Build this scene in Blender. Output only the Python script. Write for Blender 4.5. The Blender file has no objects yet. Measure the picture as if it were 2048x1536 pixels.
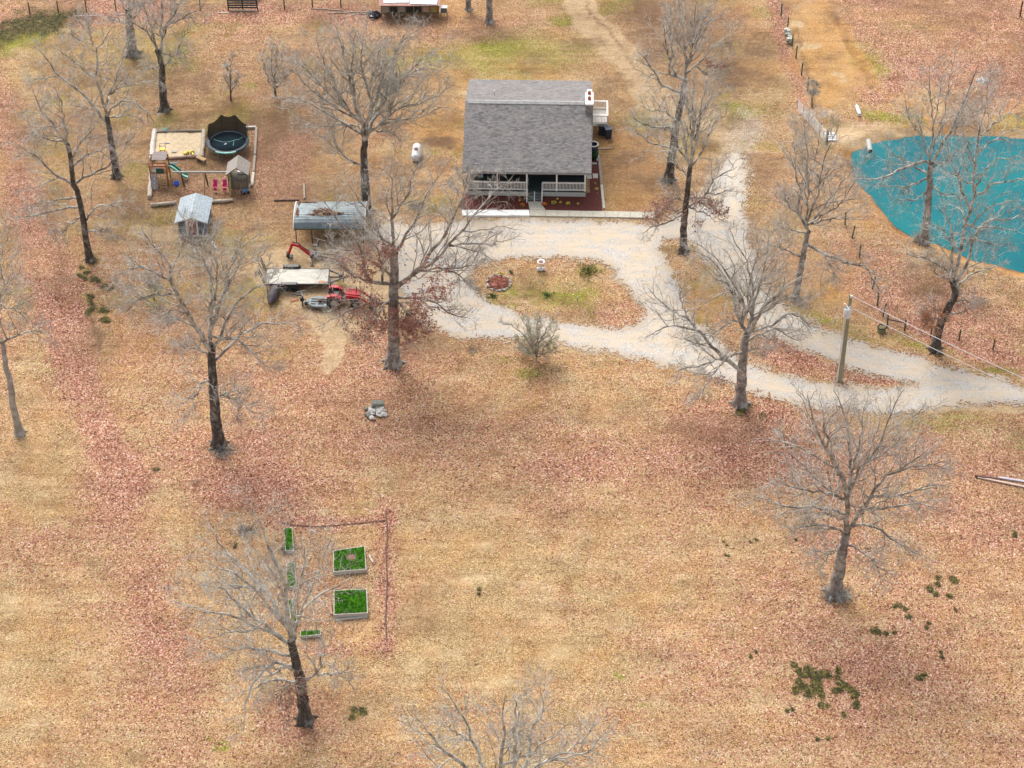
import bpy, math, random
import numpy as np
from mathutils import Vector, Matrix
R = math.radians
random.seed(7)
rng = np.random.default_rng(11)
scene = bpy.context.scene
COL = scene.collection

# ------------------------------------------------------------------ camera, sky, sun, exposure
H = 105.0                       # drone height above the yard
PITCH = R(40.0)
FPX = 4141.0                    # focal length in photo pixels (2048 wide)
cd = bpy.data.cameras.new("camera"); cam = bpy.data.objects.new("camera", cd); COL.objects.link(cam)
cd.sensor_width = 36.0; cd.lens = 36.0 * FPX / 2048.0
cd.clip_start = 1.0; cd.clip_end = 5000.0
cam.location = (0, 0, H); cam.rotation_euler = (R(90) - PITCH, 0, 0)
scene.camera = cam
SUN_EL, SUN_AZ = R(48), R(-22)   # azimuth measured from +Y towards +X
world = bpy.data.worlds.new("World"); scene.world = world; world.use_nodes = True
wn = world.node_tree; bg = wn.nodes["Background"]
sky = wn.nodes.new("ShaderNodeTexSky"); sky.sky_type = 'NISHITA'; sky.sun_disc = False
sky.sun_elevation = SUN_EL; sky.sun_rotation = SUN_AZ; sky.air_density = 1.0; sky.dust_density = 4.0; sky.ozone_density = 1.0
hsv = wn.nodes.new("ShaderNodeHueSaturation"); hsv.inputs['Saturation'].default_value = 0.35
wn.links.new(sky.outputs[0], hsv.inputs['Color']); wn.links.new(hsv.outputs[0], bg.inputs[0]); bg.inputs[1].default_value = 0.15
sd = bpy.data.lights.new("sun", 'SUN'); sun = bpy.data.objects.new("sun", sd); COL.objects.link(sun)
sd.energy = 1.25; sd.angle = R(35); sd.color = (1.0, 0.95, 0.88)
sdir = Vector((math.sin(SUN_AZ) * math.cos(SUN_EL), math.cos(SUN_AZ) * math.cos(SUN_EL), math.sin(SUN_EL)))
sun.rotation_euler = sdir.to_track_quat('Z', 'Y').to_euler(); sun.location = (0, 150, 60)
vs = scene.view_settings; vs.view_transform = 'Standard'; vs.look = 'None'; vs.gamma = 1.0; vs.exposure = 0.85
vs.use_curve_mapping = False

# ------------------------------------------------------------------ helpers
cp, sp = math.cos(PITCH), math.sin(PITCH)
def ray(px, py):
    a = (px - 1024) / FPX; b = (768 - py) / FPX
    return (a, cp + b * sp, -sp + b * cp)
def G(px, py, z=0.0):             # where the sight line of a photo pixel meets height z
    d = ray(px, py); t = (z - H) / d[2]
    return Vector((d[0] * t, d[1] * t, z))
def Vy(px, py, Y):                # the same sight line at distance Y
    d = ray(px, py); t = Y / d[1]
    return Vector((d[0] * t, Y, H + d[2] * t))
def topx(x, y, z=0.0):
    dep = y * cp + (H - z) * sp
    return x / dep * FPX + 1024, 768 - FPX * (y * sp + (z - H) * cp) / dep
def ppm(py):                      # photo pixels per metre across at ground row py
    g = G(1024, py); return FPX / (g.y * cp + H * sp)

def tag(o, label=None, cat=None, group=None, kind=None):
    if label: o['label'] = label
    if cat: o['category'] = cat
    if group: o['group'] = group
    if kind: o['kind'] = kind
    return o
def thing(name, label, cat, loc=(0, 0, 0), rz=0.0, group=None):
    o = bpy.data.objects.new(name, None); COL.objects.link(o); o.empty_display_size = 0.3
    o.location = loc; o.rotation_euler = (0, 0, rz)
    return tag(o, label, cat, group)
def link_mesh(name, me, mat, parent=None, loc=None, rz=0.0):
    o = bpy.data.objects.new(name, me); COL.objects.link(o)
    if mat: me.materials.append(mat)
    if parent: o.parent = parent
    if loc is not None: o.location = loc
    if rz: o.rotation_euler = (0, 0, rz)
    return o
def np_mesh(name, V, F, smooth=False, colors=None):
    V = np.asarray(V, dtype=np.float32); F = np.asarray(F, dtype=np.int32)
    me = bpy.data.meshes.new(name); n = len(F); k = F.shape[1]
    me.vertices.add(len(V)); me.vertices.foreach_set("co", V.ravel())
    me.loops.add(n * k); me.loops.foreach_set("vertex_index", F.ravel())
    me.polygons.add(n); me.polygons.foreach_set("loop_start", np.arange(0, n * k, k, dtype=np.int32))
    try: me.polygons.foreach_set("loop_total", np.full(n, k, dtype=np.int32))
    except Exception: pass
    if smooth: me.polygons.foreach_set("use_smooth", np.ones(n, dtype=bool))
    if colors:
        for cn, arr in colors.items():
            at = me.attributes.new(cn, 'FLOAT_COLOR', 'POINT')
            at.data.foreach_set("color", np.asarray(arr, dtype=np.float32).ravel())
    me.update(calc_edges=True)
    return me
def copy_tree(o, parent=None):
    c = o.copy(); COL.objects.link(c); c.parent = parent
    for ch in list(o.children): copy_tree(ch, c)
    return c

class MB:
    def __init__(s): s.v = []; s.f = []; s.sm = []
    def add(s, V, F, sm=False):
        b = len(s.v); s.v += [tuple(v) for v in V]
        for f in F: s.f.append(tuple(i + b for i in f)); s.sm.append(sm)
        return s
    def box(s, c, d, rot=None, bev=0.0):
        x, y, z = d[0] / 2, d[1] / 2, d[2] / 2
        if bev <= 0:
            V = [Vector((sx * x, sy * y, sz * z)) for sz in (-1, 1) for sy in (-1, 1) for sx in (-1, 1)]
            F = [(0, 2, 3, 1), (4, 5, 7, 6), (0, 1, 5, 4), (2, 6, 7, 3), (0, 4, 6, 2), (1, 3, 7, 5)]
        else:
            b = min(bev, x * .8, y * .8, z * .8); V = []
            ring = lambda X, Y, Z: [Vector(p) for p in ((-X + b, -Y, Z), (X - b, -Y, Z), (X, -Y + b, Z), (X, Y - b, Z), (X - b, Y, Z), (-X + b, Y, Z), (-X, Y - b, Z), (-X, -Y + b, Z))]
            V += ring(x - b * .5, y - b * .5, -z) + ring(x, y, -z + b) + ring(x, y, z - b) + ring(x - b * .5, y - b * .5, z)
            F = [tuple(range(7, -1, -1)), tuple(range(24, 32))]
            for k in range(3):
                for i in range(8):
                    j = (i + 1) % 8; F.append((k * 8 + i, k * 8 + j, k * 8 + 8 + j, k * 8 + 8 + i))
        if rot is not None:
            M = rot if isinstance(rot, Matrix) else Matrix.Rotation(rot[2], 3, 'Z') @ Matrix.Rotation(rot[1], 3, 'Y') @ Matrix.Rotation(rot[0], 3, 'X')
            V = [M @ v for v in V]
        c = Vector(c)
        return s.add([v + c for v in V], F)
    def beam(s, p0, p1, w, h, bev=0.0):       # a board from p0 to p1, w wide, h thick
        p0 = Vector(p0); p1 = Vector(p1); d = p1 - p0; L = d.length; t = d / L
        up = Vector((0, 0, 1)) if abs(t.z) < .95 else Vector((0, 1, 0))
        a = up.cross(t).normalized(); b = t.cross(a)
        return s.box((p0 + p1) / 2, (L, w, h), Matrix((t, a, b)).transposed(), bev)
    def tube(s, pts, r, n=8, cap=True, sm=True):
        pts = [Vector(p) for p in pts]; m = len(pts)
        rs = r if isinstance(r, (list, tuple)) else [r] * m
        V = []; F = []; a = None
        for i, p in enumerate(pts):
            t = (pts[min(i + 1, m - 1)] - pts[max(i - 1, 0)]).normalized()
            if a is None:
                up = Vector((0, 0, 1)) if abs(t.z) < .9 else Vector((1, 0, 0))
                a = up.cross(t).normalized()
            a = (a - t * a.dot(t)).normalized(); b = t.cross(a)
            for k in range(n):
                q = 2 * math.pi * k / n; V.append(p + (a * math.cos(q) + b * math.sin(q)) * rs[i])
        for i in range(m - 1):
            for k in range(n):
                j = (k + 1) % n; F.append((i * n + k, i * n + j, (i + 1) * n + j, (i + 1) * n + k))
        s.add(V, F, sm)
        if cap:
            s.add(V[:n], [tuple(range(n - 1, -1, -1))]); s.add(V[-n:], [tuple(range(n))])
        return s
    def lathe(s, prof, c=(0, 0, 0), n=20, sm=True, rot=None):
        V = []; F = []; m = len(prof)
        for r, z in prof:
            for k in range(n):
                q = 2 * math.pi * k / n; v = Vector((r * math.cos(q), r * math.sin(q), z))
                V.append((rot @ v if rot else v) + Vector(c))
        for i in range(m - 1):
            for k in range(n):
                j = (k + 1) % n; F.append((i * n + k, i * n + j, (i + 1) * n + j, (i + 1) * n + k))
        return s.add(V, F, sm)
    def prism(s, poly, z0, z1, axis='z'):      # poly extruded along an axis
        n = len(poly)
        f = {'z': lambda a, b, c: (a, b, c), 'x': lambda a, b, c: (c, a, b), 'y': lambda a, b, c: (a, c, b)}[axis]
        V = [f(a, b, z0) for a, b in poly] + [f(a, b, z1) for a, b in poly]
        F = [tuple(range(n - 1, -1, -1)), tuple(range(n, 2 * n))] + [(i, (i + 1) % n, n + (i + 1) % n, n + i) for i in range(n)]
        return s.add(V, F)
    def blob(s, c, r, seed=0, n=9, m=6, rough=.25, flat=1.0):
        rd = random.Random(seed); V = []; F = []
        rx, ry, rz = r if isinstance(r, (tuple, list)) else (r, r, r)
        for i in range(m + 1):
            th = math.pi * i / m
            for k in range(n):
                q = 2 * math.pi * k / n; k2 = 1 + rd.uniform(-rough, rough)
                V.append(Vector(c) + Vector((rx * math.sin(th) * math.cos(q) * k2, ry * math.sin(th) * math.sin(q) * k2, rz * math.cos(th) * k2)))
        for i in range(m):
            for k in range(n):
                j = (k + 1) % n; F.append((i * n + k, (i + 1) * n + k, (i + 1) * n + j, i * n + j))
        return s.add(V, F)
    def build(s, name, mat, parent=None, loc=None, rz=0.0):
        me = bpy.data.meshes.new(name); me.from_pydata([tuple(v) for v in s.v], [], s.f)
        me.polygons.foreach_set("use_smooth", s.sm); me.update()
        return link_mesh(name, me, mat, parent, loc, rz)

# ------------------------------------------------------------------ materials
def nodemat(name):
    m = bpy.data.materials.new(name); m.use_nodes = True; nt = m.node_tree
    return m, nt, nt.nodes["Principled BSDF"]
def ramp(nt, stops, src=None, interp='LINEAR'):
    r = nt.nodes.new("ShaderNodeValToRGB"); cr = r.color_ramp; cr.interpolation = interp
    while len(cr.elements) < len(stops): cr.elements.new(.5)
    for e, (p, c) in zip(cr.elements, stops): e.position = p; e.color = (*c, 1)
    if src is not None: nt.links.new(src, r.inputs[0])
    return r.outputs[0]
def mix(nt, fac, a, b, mode='MIX'):
    n = nt.nodes.new("ShaderNodeMix"); n.data_type = 'RGBA'; n.blend_type = mode
    for sock, val in ((n.inputs[0], fac), (n.inputs[6], a), (n.inputs[7], b)):
        if isinstance(val, bpy.types.NodeSocket): nt.links.new(val, sock)
        else: sock.default_value = val if sock.type == 'VALUE' else (*val, 1)
    return n.outputs[2]
def mth(nt, op, a, b=0.0, c=None, clamp=False):
    n = nt.nodes.new("ShaderNodeMath"); n.operation = op; n.use_clamp = clamp
    for i, v in enumerate((a, b) if c is None else (a, b, c)):
        if isinstance(v, bpy.types.NodeSocket): nt.links.new(v, n.inputs[i])
        else: n.inputs[i].default_value = v
    return n.outputs[0]
def noise(nt, vec, scale, detail=3.0, rough=.55, out=0):
    n = nt.nodes.new("ShaderNodeTexNoise"); n.inputs['Scale'].default_value = scale
    n.inputs['Detail'].default_value = detail; n.inputs['Roughness'].default_value = rough
    nt.links.new(vec, n.inputs['Vector']); return n.outputs[out]
def coords(nt, scale=None):
    t = nt.nodes.new("ShaderNodeTexCoord")
    if not scale: return t.outputs['Object']
    m = nt.nodes.new("ShaderNodeMapping"); m.inputs['Scale'].default_value = scale
    nt.links.new(t.outputs['Object'], m.inputs[0]); return m.outputs[0]
def bump(nt, b, h, strength=.4, dist=.02):
    n = nt.nodes.new("ShaderNodeBump"); n.inputs['Strength'].default_value = strength; n.inputs['Distance'].default_value = dist
    nt.links.new(h, n.inputs['Height']); nt.links.new(n.outputs[0], b.inputs['Normal'])
MC = {}
def mat(name, c1, c2=None, scale=6.0, rough=.8, stretch=None, metallic=0.0, bmp=.3, detail=4.0, bd=.01):
    if name in MC: return MC[name]
    c2 = c2 or tuple(x * .7 for x in c1)
    m, nt, b = nodemat(name); v = coords(nt, stretch)
    n = noise(nt, v, scale, detail, .65)
    nt.links.new(ramp(nt, [(.3, c2), (.7, c1)], n), b.inputs['Base Color'])
    b.inputs['Roughness'].default_value = rough; b.inputs['Metallic'].default_value = metallic
    if bmp: bump(nt, b, n, bmp, bd)
    MC[name] = m; return m
def lattice(x, y, scale, seed=0):
    r = np.random.default_rng(seed); T = r.random((256, 256))
    x = x / scale + 1000.3; y = y / scale + 1000.7
    xi = np.floor(x).astype(int); yi = np.floor(y).astype(int); fx = x - xi; fy = y - yi
    fx = fx * fx * (3 - 2 * fx); fy = fy * fy * (3 - 2 * fy)
    a = T[xi % 256, yi % 256]; b = T[(xi + 1) % 256, yi % 256]; c = T[xi % 256, (yi + 1) % 256]; d = T[(xi + 1) % 256, (yi + 1) % 256]
    return (a * (1 - fx) + b * fx) * (1 - fy) + (c * (1 - fx) + d * fx) * fy
def fbm(x, y, scale, seed=0, o=4):
    s = 0; w = 0
    for i in range(o):
        a = .55 ** i; s = s + a * lattice(x, y, scale / 2 ** i, seed + i * 13); w += a
    return s / w
def polydist(u, v, poly):
    """signed distance (positive inside) of points to a closed polygon"""
    P = np.array(poly, float); inside = np.zeros(u.shape, bool); dm = np.full(u.shape, 1e9)
    for i in range(len(P)):
        (x0, y0), (x1, y1) = P[i - 1], P[i]
        cond = ((y0 > v) != (y1 > v))
        xi = (x1 - x0) * (v - y0) / ((y1 - y0) if abs(y1 - y0) > 1e-9 else 1e-9) + x0
        inside ^= cond & (u < xi)
        dx, dy = x1 - x0, y1 - y0; t = np.clip(((u - x0) * dx + (v - y0) * dy) / (dx * dx + dy * dy + 1e-12), 0, 1)
        dm = np.minimum(dm, np.hypot(u - x0 - t * dx, v - y0 - t * dy))
    return np.where(inside, dm, -dm)
def linedist(u, v, pts):
    P = np.array(pts, float); dm = np.full(u.shape, 1e9)
    for i in range(1, len(P)):
        (x0, y0), (x1, y1) = P[i - 1], P[i]; dx, dy = x1 - x0, y1 - y0
        t = np.clip(((u - x0) * dx + (v - y0) * dy) / (dx * dx + dy * dy + 1e-12), 0, 1)
        dm = np.minimum(dm, np.hypot(u - x0 - t * dx, v - y0 - t * dy))
    return dm
def sstep(a, b, x):
    t = np.clip((x - a) / (b - a), 0, 1); return t * t * (3 - 2 * t)
def W(poly, z=0.0):               # photo outline -> outline on the ground
    return [(G(a, b, z).x, G(a, b, z).y) for a, b in poly]
# ------------------------------------------------------------------ the ground
POND_Z = -0.55
POND = W([(1706, 318), (1709, 308), (1733, 294), (1770, 284), (1807, 277), (1857, 273), (1931, 274), (2048, 278), (2200, 284), (2330, 330), (2330, 520), (2200, 570), (2048, 543),
          (1993, 533), (1956, 523), (1901, 497), (1868, 486), (1837, 476), (1820, 469), (1793, 452), (1773, 429), (1763, 416), (1748, 400), (1731, 381), (1716, 365), (1709, 340)], POND_Z)
ISLAND = W([(943, 562), (952, 540), (985, 524), (1040, 515), (1100, 514), (1180, 517), (1222, 530), (1240, 560), (1262, 588), (1284, 612), (1290, 632), (1280, 650), (1245, 658), (1190, 653), (1110, 641), (1040, 625), (985, 603), (955, 584)])
MEDIAN = W([(1318, 498), (1335, 478), (1362, 478), (1390, 492), (1420, 530), (1450, 572), (1475, 612), (1505, 650), (1545, 672), (1610, 697), (1700, 737), (1770, 758), (1835, 769), (1760, 777), (1680, 772), (1600, 760), (1540, 742), (1500, 724), (1460, 700), (1425, 673), (1390, 645), (1369, 608), (1360, 564), (1340, 535)])
DRIVE = W([(742, 488), (735, 462), (760, 446), (800, 446), (850, 452), (925, 441), (1000, 437), (1100, 439), (1250, 441), (1330, 447), (1352, 436), (1372, 408), (1410, 385), (1432, 350), (1448, 318), (1470, 300), (1492, 312), (1496, 350), (1493, 400), (1496, 459), (1512, 517), (1527, 576), (1572, 617), (1631, 649), (1704, 681), (1800, 704), (1900, 733), (2048, 772), (2300, 845),
           (2300, 800), (2200, 812), (2048, 806), (1930, 806), (1870, 816), (1800, 830), (1720, 826), (1640, 815), (1560, 801), (1500, 782), (1450, 762), (1400, 747), (1300, 720), (1200, 701), (1120, 690), (1060, 682), (1000, 674), (940, 676), (880, 664), (850, 645), (830, 615), (800, 585), (780, 545), (765, 510)])
x_in = np.arange(-62, 62.01, 0.25); y_in = np.arange(72, 222.01, 0.25)
def stretch_axis(a, far):
    out = []; s = 1.0; x = a[-1]
    while x < far: s *= 1.35; x += s; out.append(x)
    left = []; s = 1.0; x = a[0]
    while x > -far: s *= 1.35; x -= s; left.append(x)
    return np.array(left[::-1] + list(a) + out)
gx = stretch_axis(x_in, 2500); gy = stretch_axis(y_in, 2500)
X, Y = np.meshgrid(gx, gy); X = X.ravel(); Y = Y.ravel()
zb = (fbm(X, Y, 6, 3) - .5) * .09
pd = polydist(X, Y, POND)
pd = pd + (fbm(X, Y, 1.8, 55) - .5) * 1.1 * (np.abs(pd) < 8)
bank = np.where(pd > 0, -0.55 - 1.2 * sstep(0, 3, pd), -0.55 * (1 - sstep(0, 1.6, -pd)))
Z = zb - .03 + bank
far = (np.abs(X) > 66) | (Y < 66) | (Y > 226)
Z = np.where(far, -.03, Z)
# photo pixel of every ground point: used to lay out which ground cover grows where
with np.errstate(all='ignore'):
    dep = np.maximum(Y * cp + H * sp, 5); U = X / dep * FPX + 1024; Vv = 768 - FPX * (Y * sp - H * cp) / dep
wob = 26
U = U + (fbm(X, Y, 3.2, 21) - .5) * wob + (fbm(X, Y, .8, 22, 2) - .5) * 14; Vv = Vv + (fbm(X, Y, 3.2, 31) - .5) * wob * .8 + (fbm(X, Y, .8, 32, 2) - .5) * 9
ch = {k: np.zeros_like(X) for k in ('leaf', 'green', 'sand', 'clay', 'brown', 'grit')}
ch['leaf'] += .36 + (fbm(X, Y, 5, 5) - .5) * .75 + (fbm(X, Y, 16, 6, 3) - .5) * .35
def E(c, cx, cy, rx, ry, s, ang=0.0):
    a = R(ang); dx = U - cx; dy = Vv - cy
    q = np.hypot((dx * math.cos(a) + dy * math.sin(a)) / rx, (-dx * math.sin(a) + dy * math.cos(a)) / ry)
    ch[c] += s * (1 - sstep(.45, 1.25, q))
def S(c, pts, w, s, soft=.9):
    ch[c] += s * (1 - sstep(w * (1 - soft), w * (1 + soft * .5), linedist(U, Vv, pts)))
def PG(c, poly, s, soft=12):
    ch[c] += s * sstep(-soft, soft, polydist(U, Vv, poly))
# leaf litter (reddish)
PG('leaf', [(-20, 90), (30, 200), (60, 330), (90, 430), (150, 530), (165, 600), (190, 700), (215, 800), (240, 880), (300, 960), (250, 1000), (170, 900), (120, 780), (80, 650), (30, 480), (10, 330), (-40, 250)], .52, 26)
E('leaf', 215, 960, 90, 120, .25); S('leaf', [(230, 1000), (290, 1150), (330, 1300), (360, 1560)], 75, .35)
S('leaf', [(-40, 40), (250, 30), (480, 28), (760, 25)], 22, .6); E('leaf', 330, 5, 420, 14, .3)
PG('leaf', [(1640, -60), (2120, -60), (2120, 190), (1990, 200), (1870, 170), (1800, 180), (1745, 110), (1690, 60)], .52, 30)
S('leaf', [(1552, -20), (1566, 80), (1594, 150), (1618, 215)], 22, .95); S('sand', [(1660, 20), (1700, 80), (1730, 140)], 5, -.5); E('brown', 1420, 120, 130, 80, .3); E('leaf', 1755, 175, 60, 30, .5)
PG('leaf', [(1640, 470), (1760, 480), (1850, 540), (1960, 590), (2100, 650), (2100, 740), (1990, 715), (1880, 685), (1780, 640), (1700, 590)], .42, 20)
S('leaf', [(1720, 600), (1860, 672), (2080, 735)], 26, .3)
PG('leaf', MEDIAN and [(1500, 690), (1540, 672), (1700, 740), (1835, 768), (1700, 775), (1560, 745)], .55, 8)
PG('leaf', [(505, 262), (620, 262), (620, 400), (505, 400)], .55, 15); PG('leaf', [(300, 310), (510, 310), (510, 400), (300, 400)], .25, 15)
E('leaf', 440, 930, 170, 90, .45); E('leaf', 700, 820, 240, 120, .42); E('leaf', 560, 980, 200, 60, .3); E('leaf', 760, 700, 120, 60, .3)
E('leaf', 1060, 900, 330, 80, .28, 4); E('leaf', 1350, 950, 260, 110, .25); E('leaf', 1640, 900, 220, 100, .28); E('leaf', 1950, 900, 170, 70, .35)
E('leaf', 1750, 1180, 330, 220, .30); E('leaf', 1500, 1400, 300, 200, .22); E('leaf', 1900, 1450, 300, 150, .22); E('leaf', 1960, 1030, 160, 100, .25)
S('leaf', [(773, 1010), (775, 1295)], 22, .6); S('leaf', [(530, 1050), (770, 1044)], 18, .55); S('leaf', [(620, 1300), (775, 1290)], 14, .4)
E('leaf', 620, 1180, 150, 110, .12); E('leaf', 600, 1440, 110, 60, .45); E('leaf', 1470, 840, 130, 50, .4); E('leaf', 1240, 620, 70, 45, .45); E('leaf', 1350, 60, 160, 60, .2)
E('leaf', 90, 1120, 120, 70, .15); E('leaf', 1680, 1095, 110, 40, .3); E('leaf', 480, 60, 60, 30, .2); E('leaf', 960, 60, 160, 30, .3)
E('leaf', 420, 700, 200, 120, .15); E('leaf', 1000, 980, 300, 90, .12); E('brown', 330, 330, 420, 300, .36); E('brown', 700, 250, 260, 260, .25); E('brown', 1350, 180, 300, 240, .3); E('brown', 1620, 480, 200, 160, .2); E('brown', 500, 640, 260, 120, .15); E('brown', 1100, 30, 300, 40, .2); E('brown', 1250, 350, 90, 80, .25); E('green', 330, 180, 420, 170, .16); E('green', 1420, 190, 200, 90, .14); E('green', 700, 240, 300, 200, .1)
# less litter on the pale hay coloured field
E('leaf', 1000, 1300, 330, 230, -.20); E('leaf', 560, 1090, 80, 60, -.1); E('leaf', 60, 960, 120, 110, -.2); E('leaf', 60, 1330, 200, 200, -.12); E('leaf', 380, 900, 90, 160, -.15)
E('leaf', 1080, 120, 240, 70, -.35); E('leaf', 1900, 1180, 160, 90, -.1); E('leaf', 1400, 180, 200, 60, -.1)
# green and olive
E('green', 1030, 110, 190, 60, .42); E('green', 1125, 42, 34, 13, .9); E('green', 1245, 16, 45, 16, .7); E('green', 1000, 90, 60, 20, .25); E('green', 810, 105, 110, 30, .4)
E('green', 240, 120, 200, 90, .22); E('green', 60, 60, 110, 26, .55, -12)
E('green', 475, 212, 22, 10, .9, -20); E('green', 503, 170, 12, 8, .9); E('green', 460, 65, 10, 8, .7); E('green', 372, 100, 12, 8, .6); E('green', 480, 235, 60, 25, .3)
S('green', [(1735, 225), (1790, 238), (1850, 246)], 10, .8); E('green', 2010, 245, 50, 18, .55); E('green', 1780, 110, 80, 60, .3); E('green', 1795, 240, 80, 20, .3)
E('green', 1370, 498, 34, 14, .55); E('green', 1610, 630, 60, 25, .45, 20); E('green', 1700, 660, 90, 16, .4, 22); E('green', 1860, 700, 90, 16, .35, 15); E('green', 2000, 740, 60, 10, .5); E('green', 2000, 690, 90, 30, .2)
E('green', 1110, 570, 110, 45, .32); E('green', 1183, 623, 9, 16, .8); E('green', 1020, 612, 22, 8, .5); E('green', 1180, 540, 34, 14, .5); E('green', 1060, 640, 60, 10, .3)
E('green', 210, 600, 36, 50, .4, 20); E('green', 115, 395, 22, 30, .6); E('green', 290, 600, 60, 40, .25); E('green', 115, 350, 30, 40, .3); E('green', 440, 1492, 24, 16, .75); E('green', 416, 1478, 8, 8, .6)
E('green', 1480, 830, 50, 14, .5); E('green', 1410, 860, 120, 40, .22); E('green', 1900, 850, 130, 30, .4); E('green', 2040, 880, 40, 30, .5); E('green', 1060, 745, 40, 14, .7); E('green', 1010, 715, 40, 14, .5)
E('green', 660, 1440, 70, 30, .3); E('green', 715, 1425, 20, 12, .5); E('green', 1330, 260, 60, 30, .2); E('green', 1500, 225, 90, 22, .3); E('green', 1240, 1350, 16, 10, .7); E('green', 1290, 1412, 14, 8, .6)
E('green', 1225, 400, 60, 16, .35); E('green', 1100, 1160, 100, 60, .12); E('green', 470, 1010, 70, 30, .15); E('green', 830, 720, 70, 20, .25); E('green', 850, 410, 60, 16, .35); E('green', 1440, 60, 50, 30, .2)
# bare sand and trodden earth
PG('sand', [(575, 495), (640, 480), (735, 470), (790, 500), (850, 640), (790, 640), (735, 636), (712, 660), (680, 712), (655, 745), (640, 735), (652, 690), (620, 640), (560, 590), (520, 575), (495, 545), (520, 515)], 1.0, 9)
PG('sand', [(262, 455), (290, 447), (350, 450), (362, 472), (300, 476), (262, 470)], .95, 6); E('sand', 215, 445, 40, 14, .6); E('sand', 300, 418, 20, 8, .5)
S('sand', [(1160, -30), (1178, 40), (1230, 90), (1265, 130), (1290, 165)], 30, 1.6); S('brown', [(1172, -20), (1192, 40), (1242, 92), (1275, 130)], 4, .4); S('sand', [(1290, 165), (1330, 235), (1430, 250)], 36, .6)
PG('sand', [(1560, -30), (1640, -30), (1700, 60), (1760, 160), (1700, 200), (1660, 230), (1620, 240), (1605, 190), (1585, 100)], .42, 18)
PG('sand', [(1640, 265), (1700, 235), (1790, 248), (1870, 252), (2060, 255), (2060, 270), (1840, 275), (1740, 290), (1690, 300)], .7, 14)
S('sand', [(1850, 822), (1950, 817), (2100, 822)], 9, .9); E('sand', 1420, 570, 40, 50, .5); E('sand', 1100, 432, 250, 8, .7); E('sand', 820, 445, 80, 14, .5); S('sand', [(1010, 695), (1200, 705), (1420, 752)], 7, .5)
E('sand', 230, 470, 100, 30, .25); E('sand', 940, 655, 60, 12, .4); E('sand', 1570, 230, 60, 22, .2)
# clay coloured patches
PG('clay', [(790, 225), (925, 205), (925, 300), (860, 290), (820, 270)], .8, 18); PG('clay', [(1200, 262), (1300, 262), (1330, 430), (1212, 424)], .62, 22); E('clay', 1210, 270, 60, 20, .3)
E('clay', 1420, 600, 50, 55, .6); E('clay', 1655, 560, 95, 55, .55, -25); E('clay', 1640, 120, 60, 90, .35); E('clay', 1630, 215, 40, 14, .5); PG('clay', [(1560, -30), (1640, -30), (1700, 60), (1760, 160), (1700, 200), (1660, 230), (1620, 240), (1605, 190), (1585, 100)], .75, 22); E('green', 1650, 150, 60, 90, .25); E('clay', 1600, 130, 30, 14, .4); S('clay', [(1640, 10), (1700, 80), (1745, 160)], 10, .6); S('clay', [(1760, 178), (1830, 215), (1870, 240)], 7, .6)
PG('clay', [(1700, 270), (1800, 268), (2060, 262), (2060, 290), (1850, 288), (1715, 318), (1700, 400), (1760, 450), (1740, 460), (1690, 400), (1685, 320)], .7, 9)
S('clay', [(1800, 470), (1890, 508), (1960, 525), (2060, 552)], 10, .5); E('clay', 325, 488, 26, 16, .8); E('clay', 320, 455, 60, 10, .4); E('clay', 880, 560, 1, 1, .1); E('clay', 905, 420, 60, 16, .3); E('clay', 130, 420, 60, 20, .3)
E('clay', 1000, 800, 260, 40, .12); E('clay', 400, 720, 260, 90, .12); E('clay', 950, 30, 130, 30, .25)
# dark earth patches and dark brown marks at tree feet
E('brown', 880, 283, 40, 16, .8); E('brown', 1430, 855, 120, 34, .4); E('brown', 1180, 830, 160, 25, .2); E('brown', 850, 690, 90, 40, .4); E('brown', 390, 965, 24, 9, .6); E('brown', 310, 940, 7, 4, .9)
E('brown', 640, 1420, 150, 80, .35); E('brown', 960, 70, 90, 20, .45); E('brown', 1350, 30, 130, 50, .3); E('brown', 1850, 560, 80, 40, .35); E('brown', 830, 1230, 60, 60, .25); E('brown', 1330, 505, 40, 18, .5)
E('brown', 440, 895, 50, 14, .4); E('brown', 787, 728, 40, 10, .3); E('brown', 1670, 1190, 36, 12, .4); E('brown', 650, 440, 110, 40, .2); E('brown', 700, 395, 110, 40, .25); E('brown', 1170, 300, 12, 60, .3)
S('brown', [(180, 640), (200, 690)], 12, .6); E('brown', 1440, 470, 10, 26, .5); E('brown', 110, 130, 60, 30, .3); E('brown', 1880, 600, 70, 30, .2); S('brown', [(1600, 60), (1632, 215)], 5, .5); S('brown', [(1672, 30), (1745, 170)], 6, .4)
# gravel spilled beside the drive
S('grit', [(1490, 255), (1475, 300), (1455, 350), (1440, 410), (1440, 470)], 52, .75); E('sand', 1450, 330, 60, 90, .35); E('grit', 1330, 220, 70, 30, .5); E('grit', 780, 440, 60, 20, .5); E('grit', 1640, 225, 40, 14, .6); E('grit', 1735, 245, 60, 12, .4); E('grit', 1600, 260, 90, 40, .2); E('grit', 1350, 300, 40, 30, .4); E('grit', 1450, 440, 60, 50, .4); E('grit', 1690, 280, 30, 20, .4)
ch['clay'] += .75 * (1 - sstep(.1, 1.6, np.abs(pd + .2))) * (.5 + fbm(X, Y, 2.5, 56)); ch['brown'] += .7 * (1 - sstep(.0, .45, np.abs(pd + .05)))
upp = 1 - sstep(560, 860, Vv)
ch['green'] += sstep(.54, .70, fbm(X, Y, 4.5, 90, 5)) * (.12 + .36 * upp); ch['brown'] += sstep(.52, .70, fbm(X, Y, 3.6, 91, 5)) * (.10 + .26 * upp); ch['clay'] += sstep(.58, .72, fbm(X, Y, 5, 92, 5)) * (.10 + .38 * upp); ch['sand'] += sstep(.62, .74, fbm(X, Y, 3.2, 93, 5)) * .4 * upp
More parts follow.
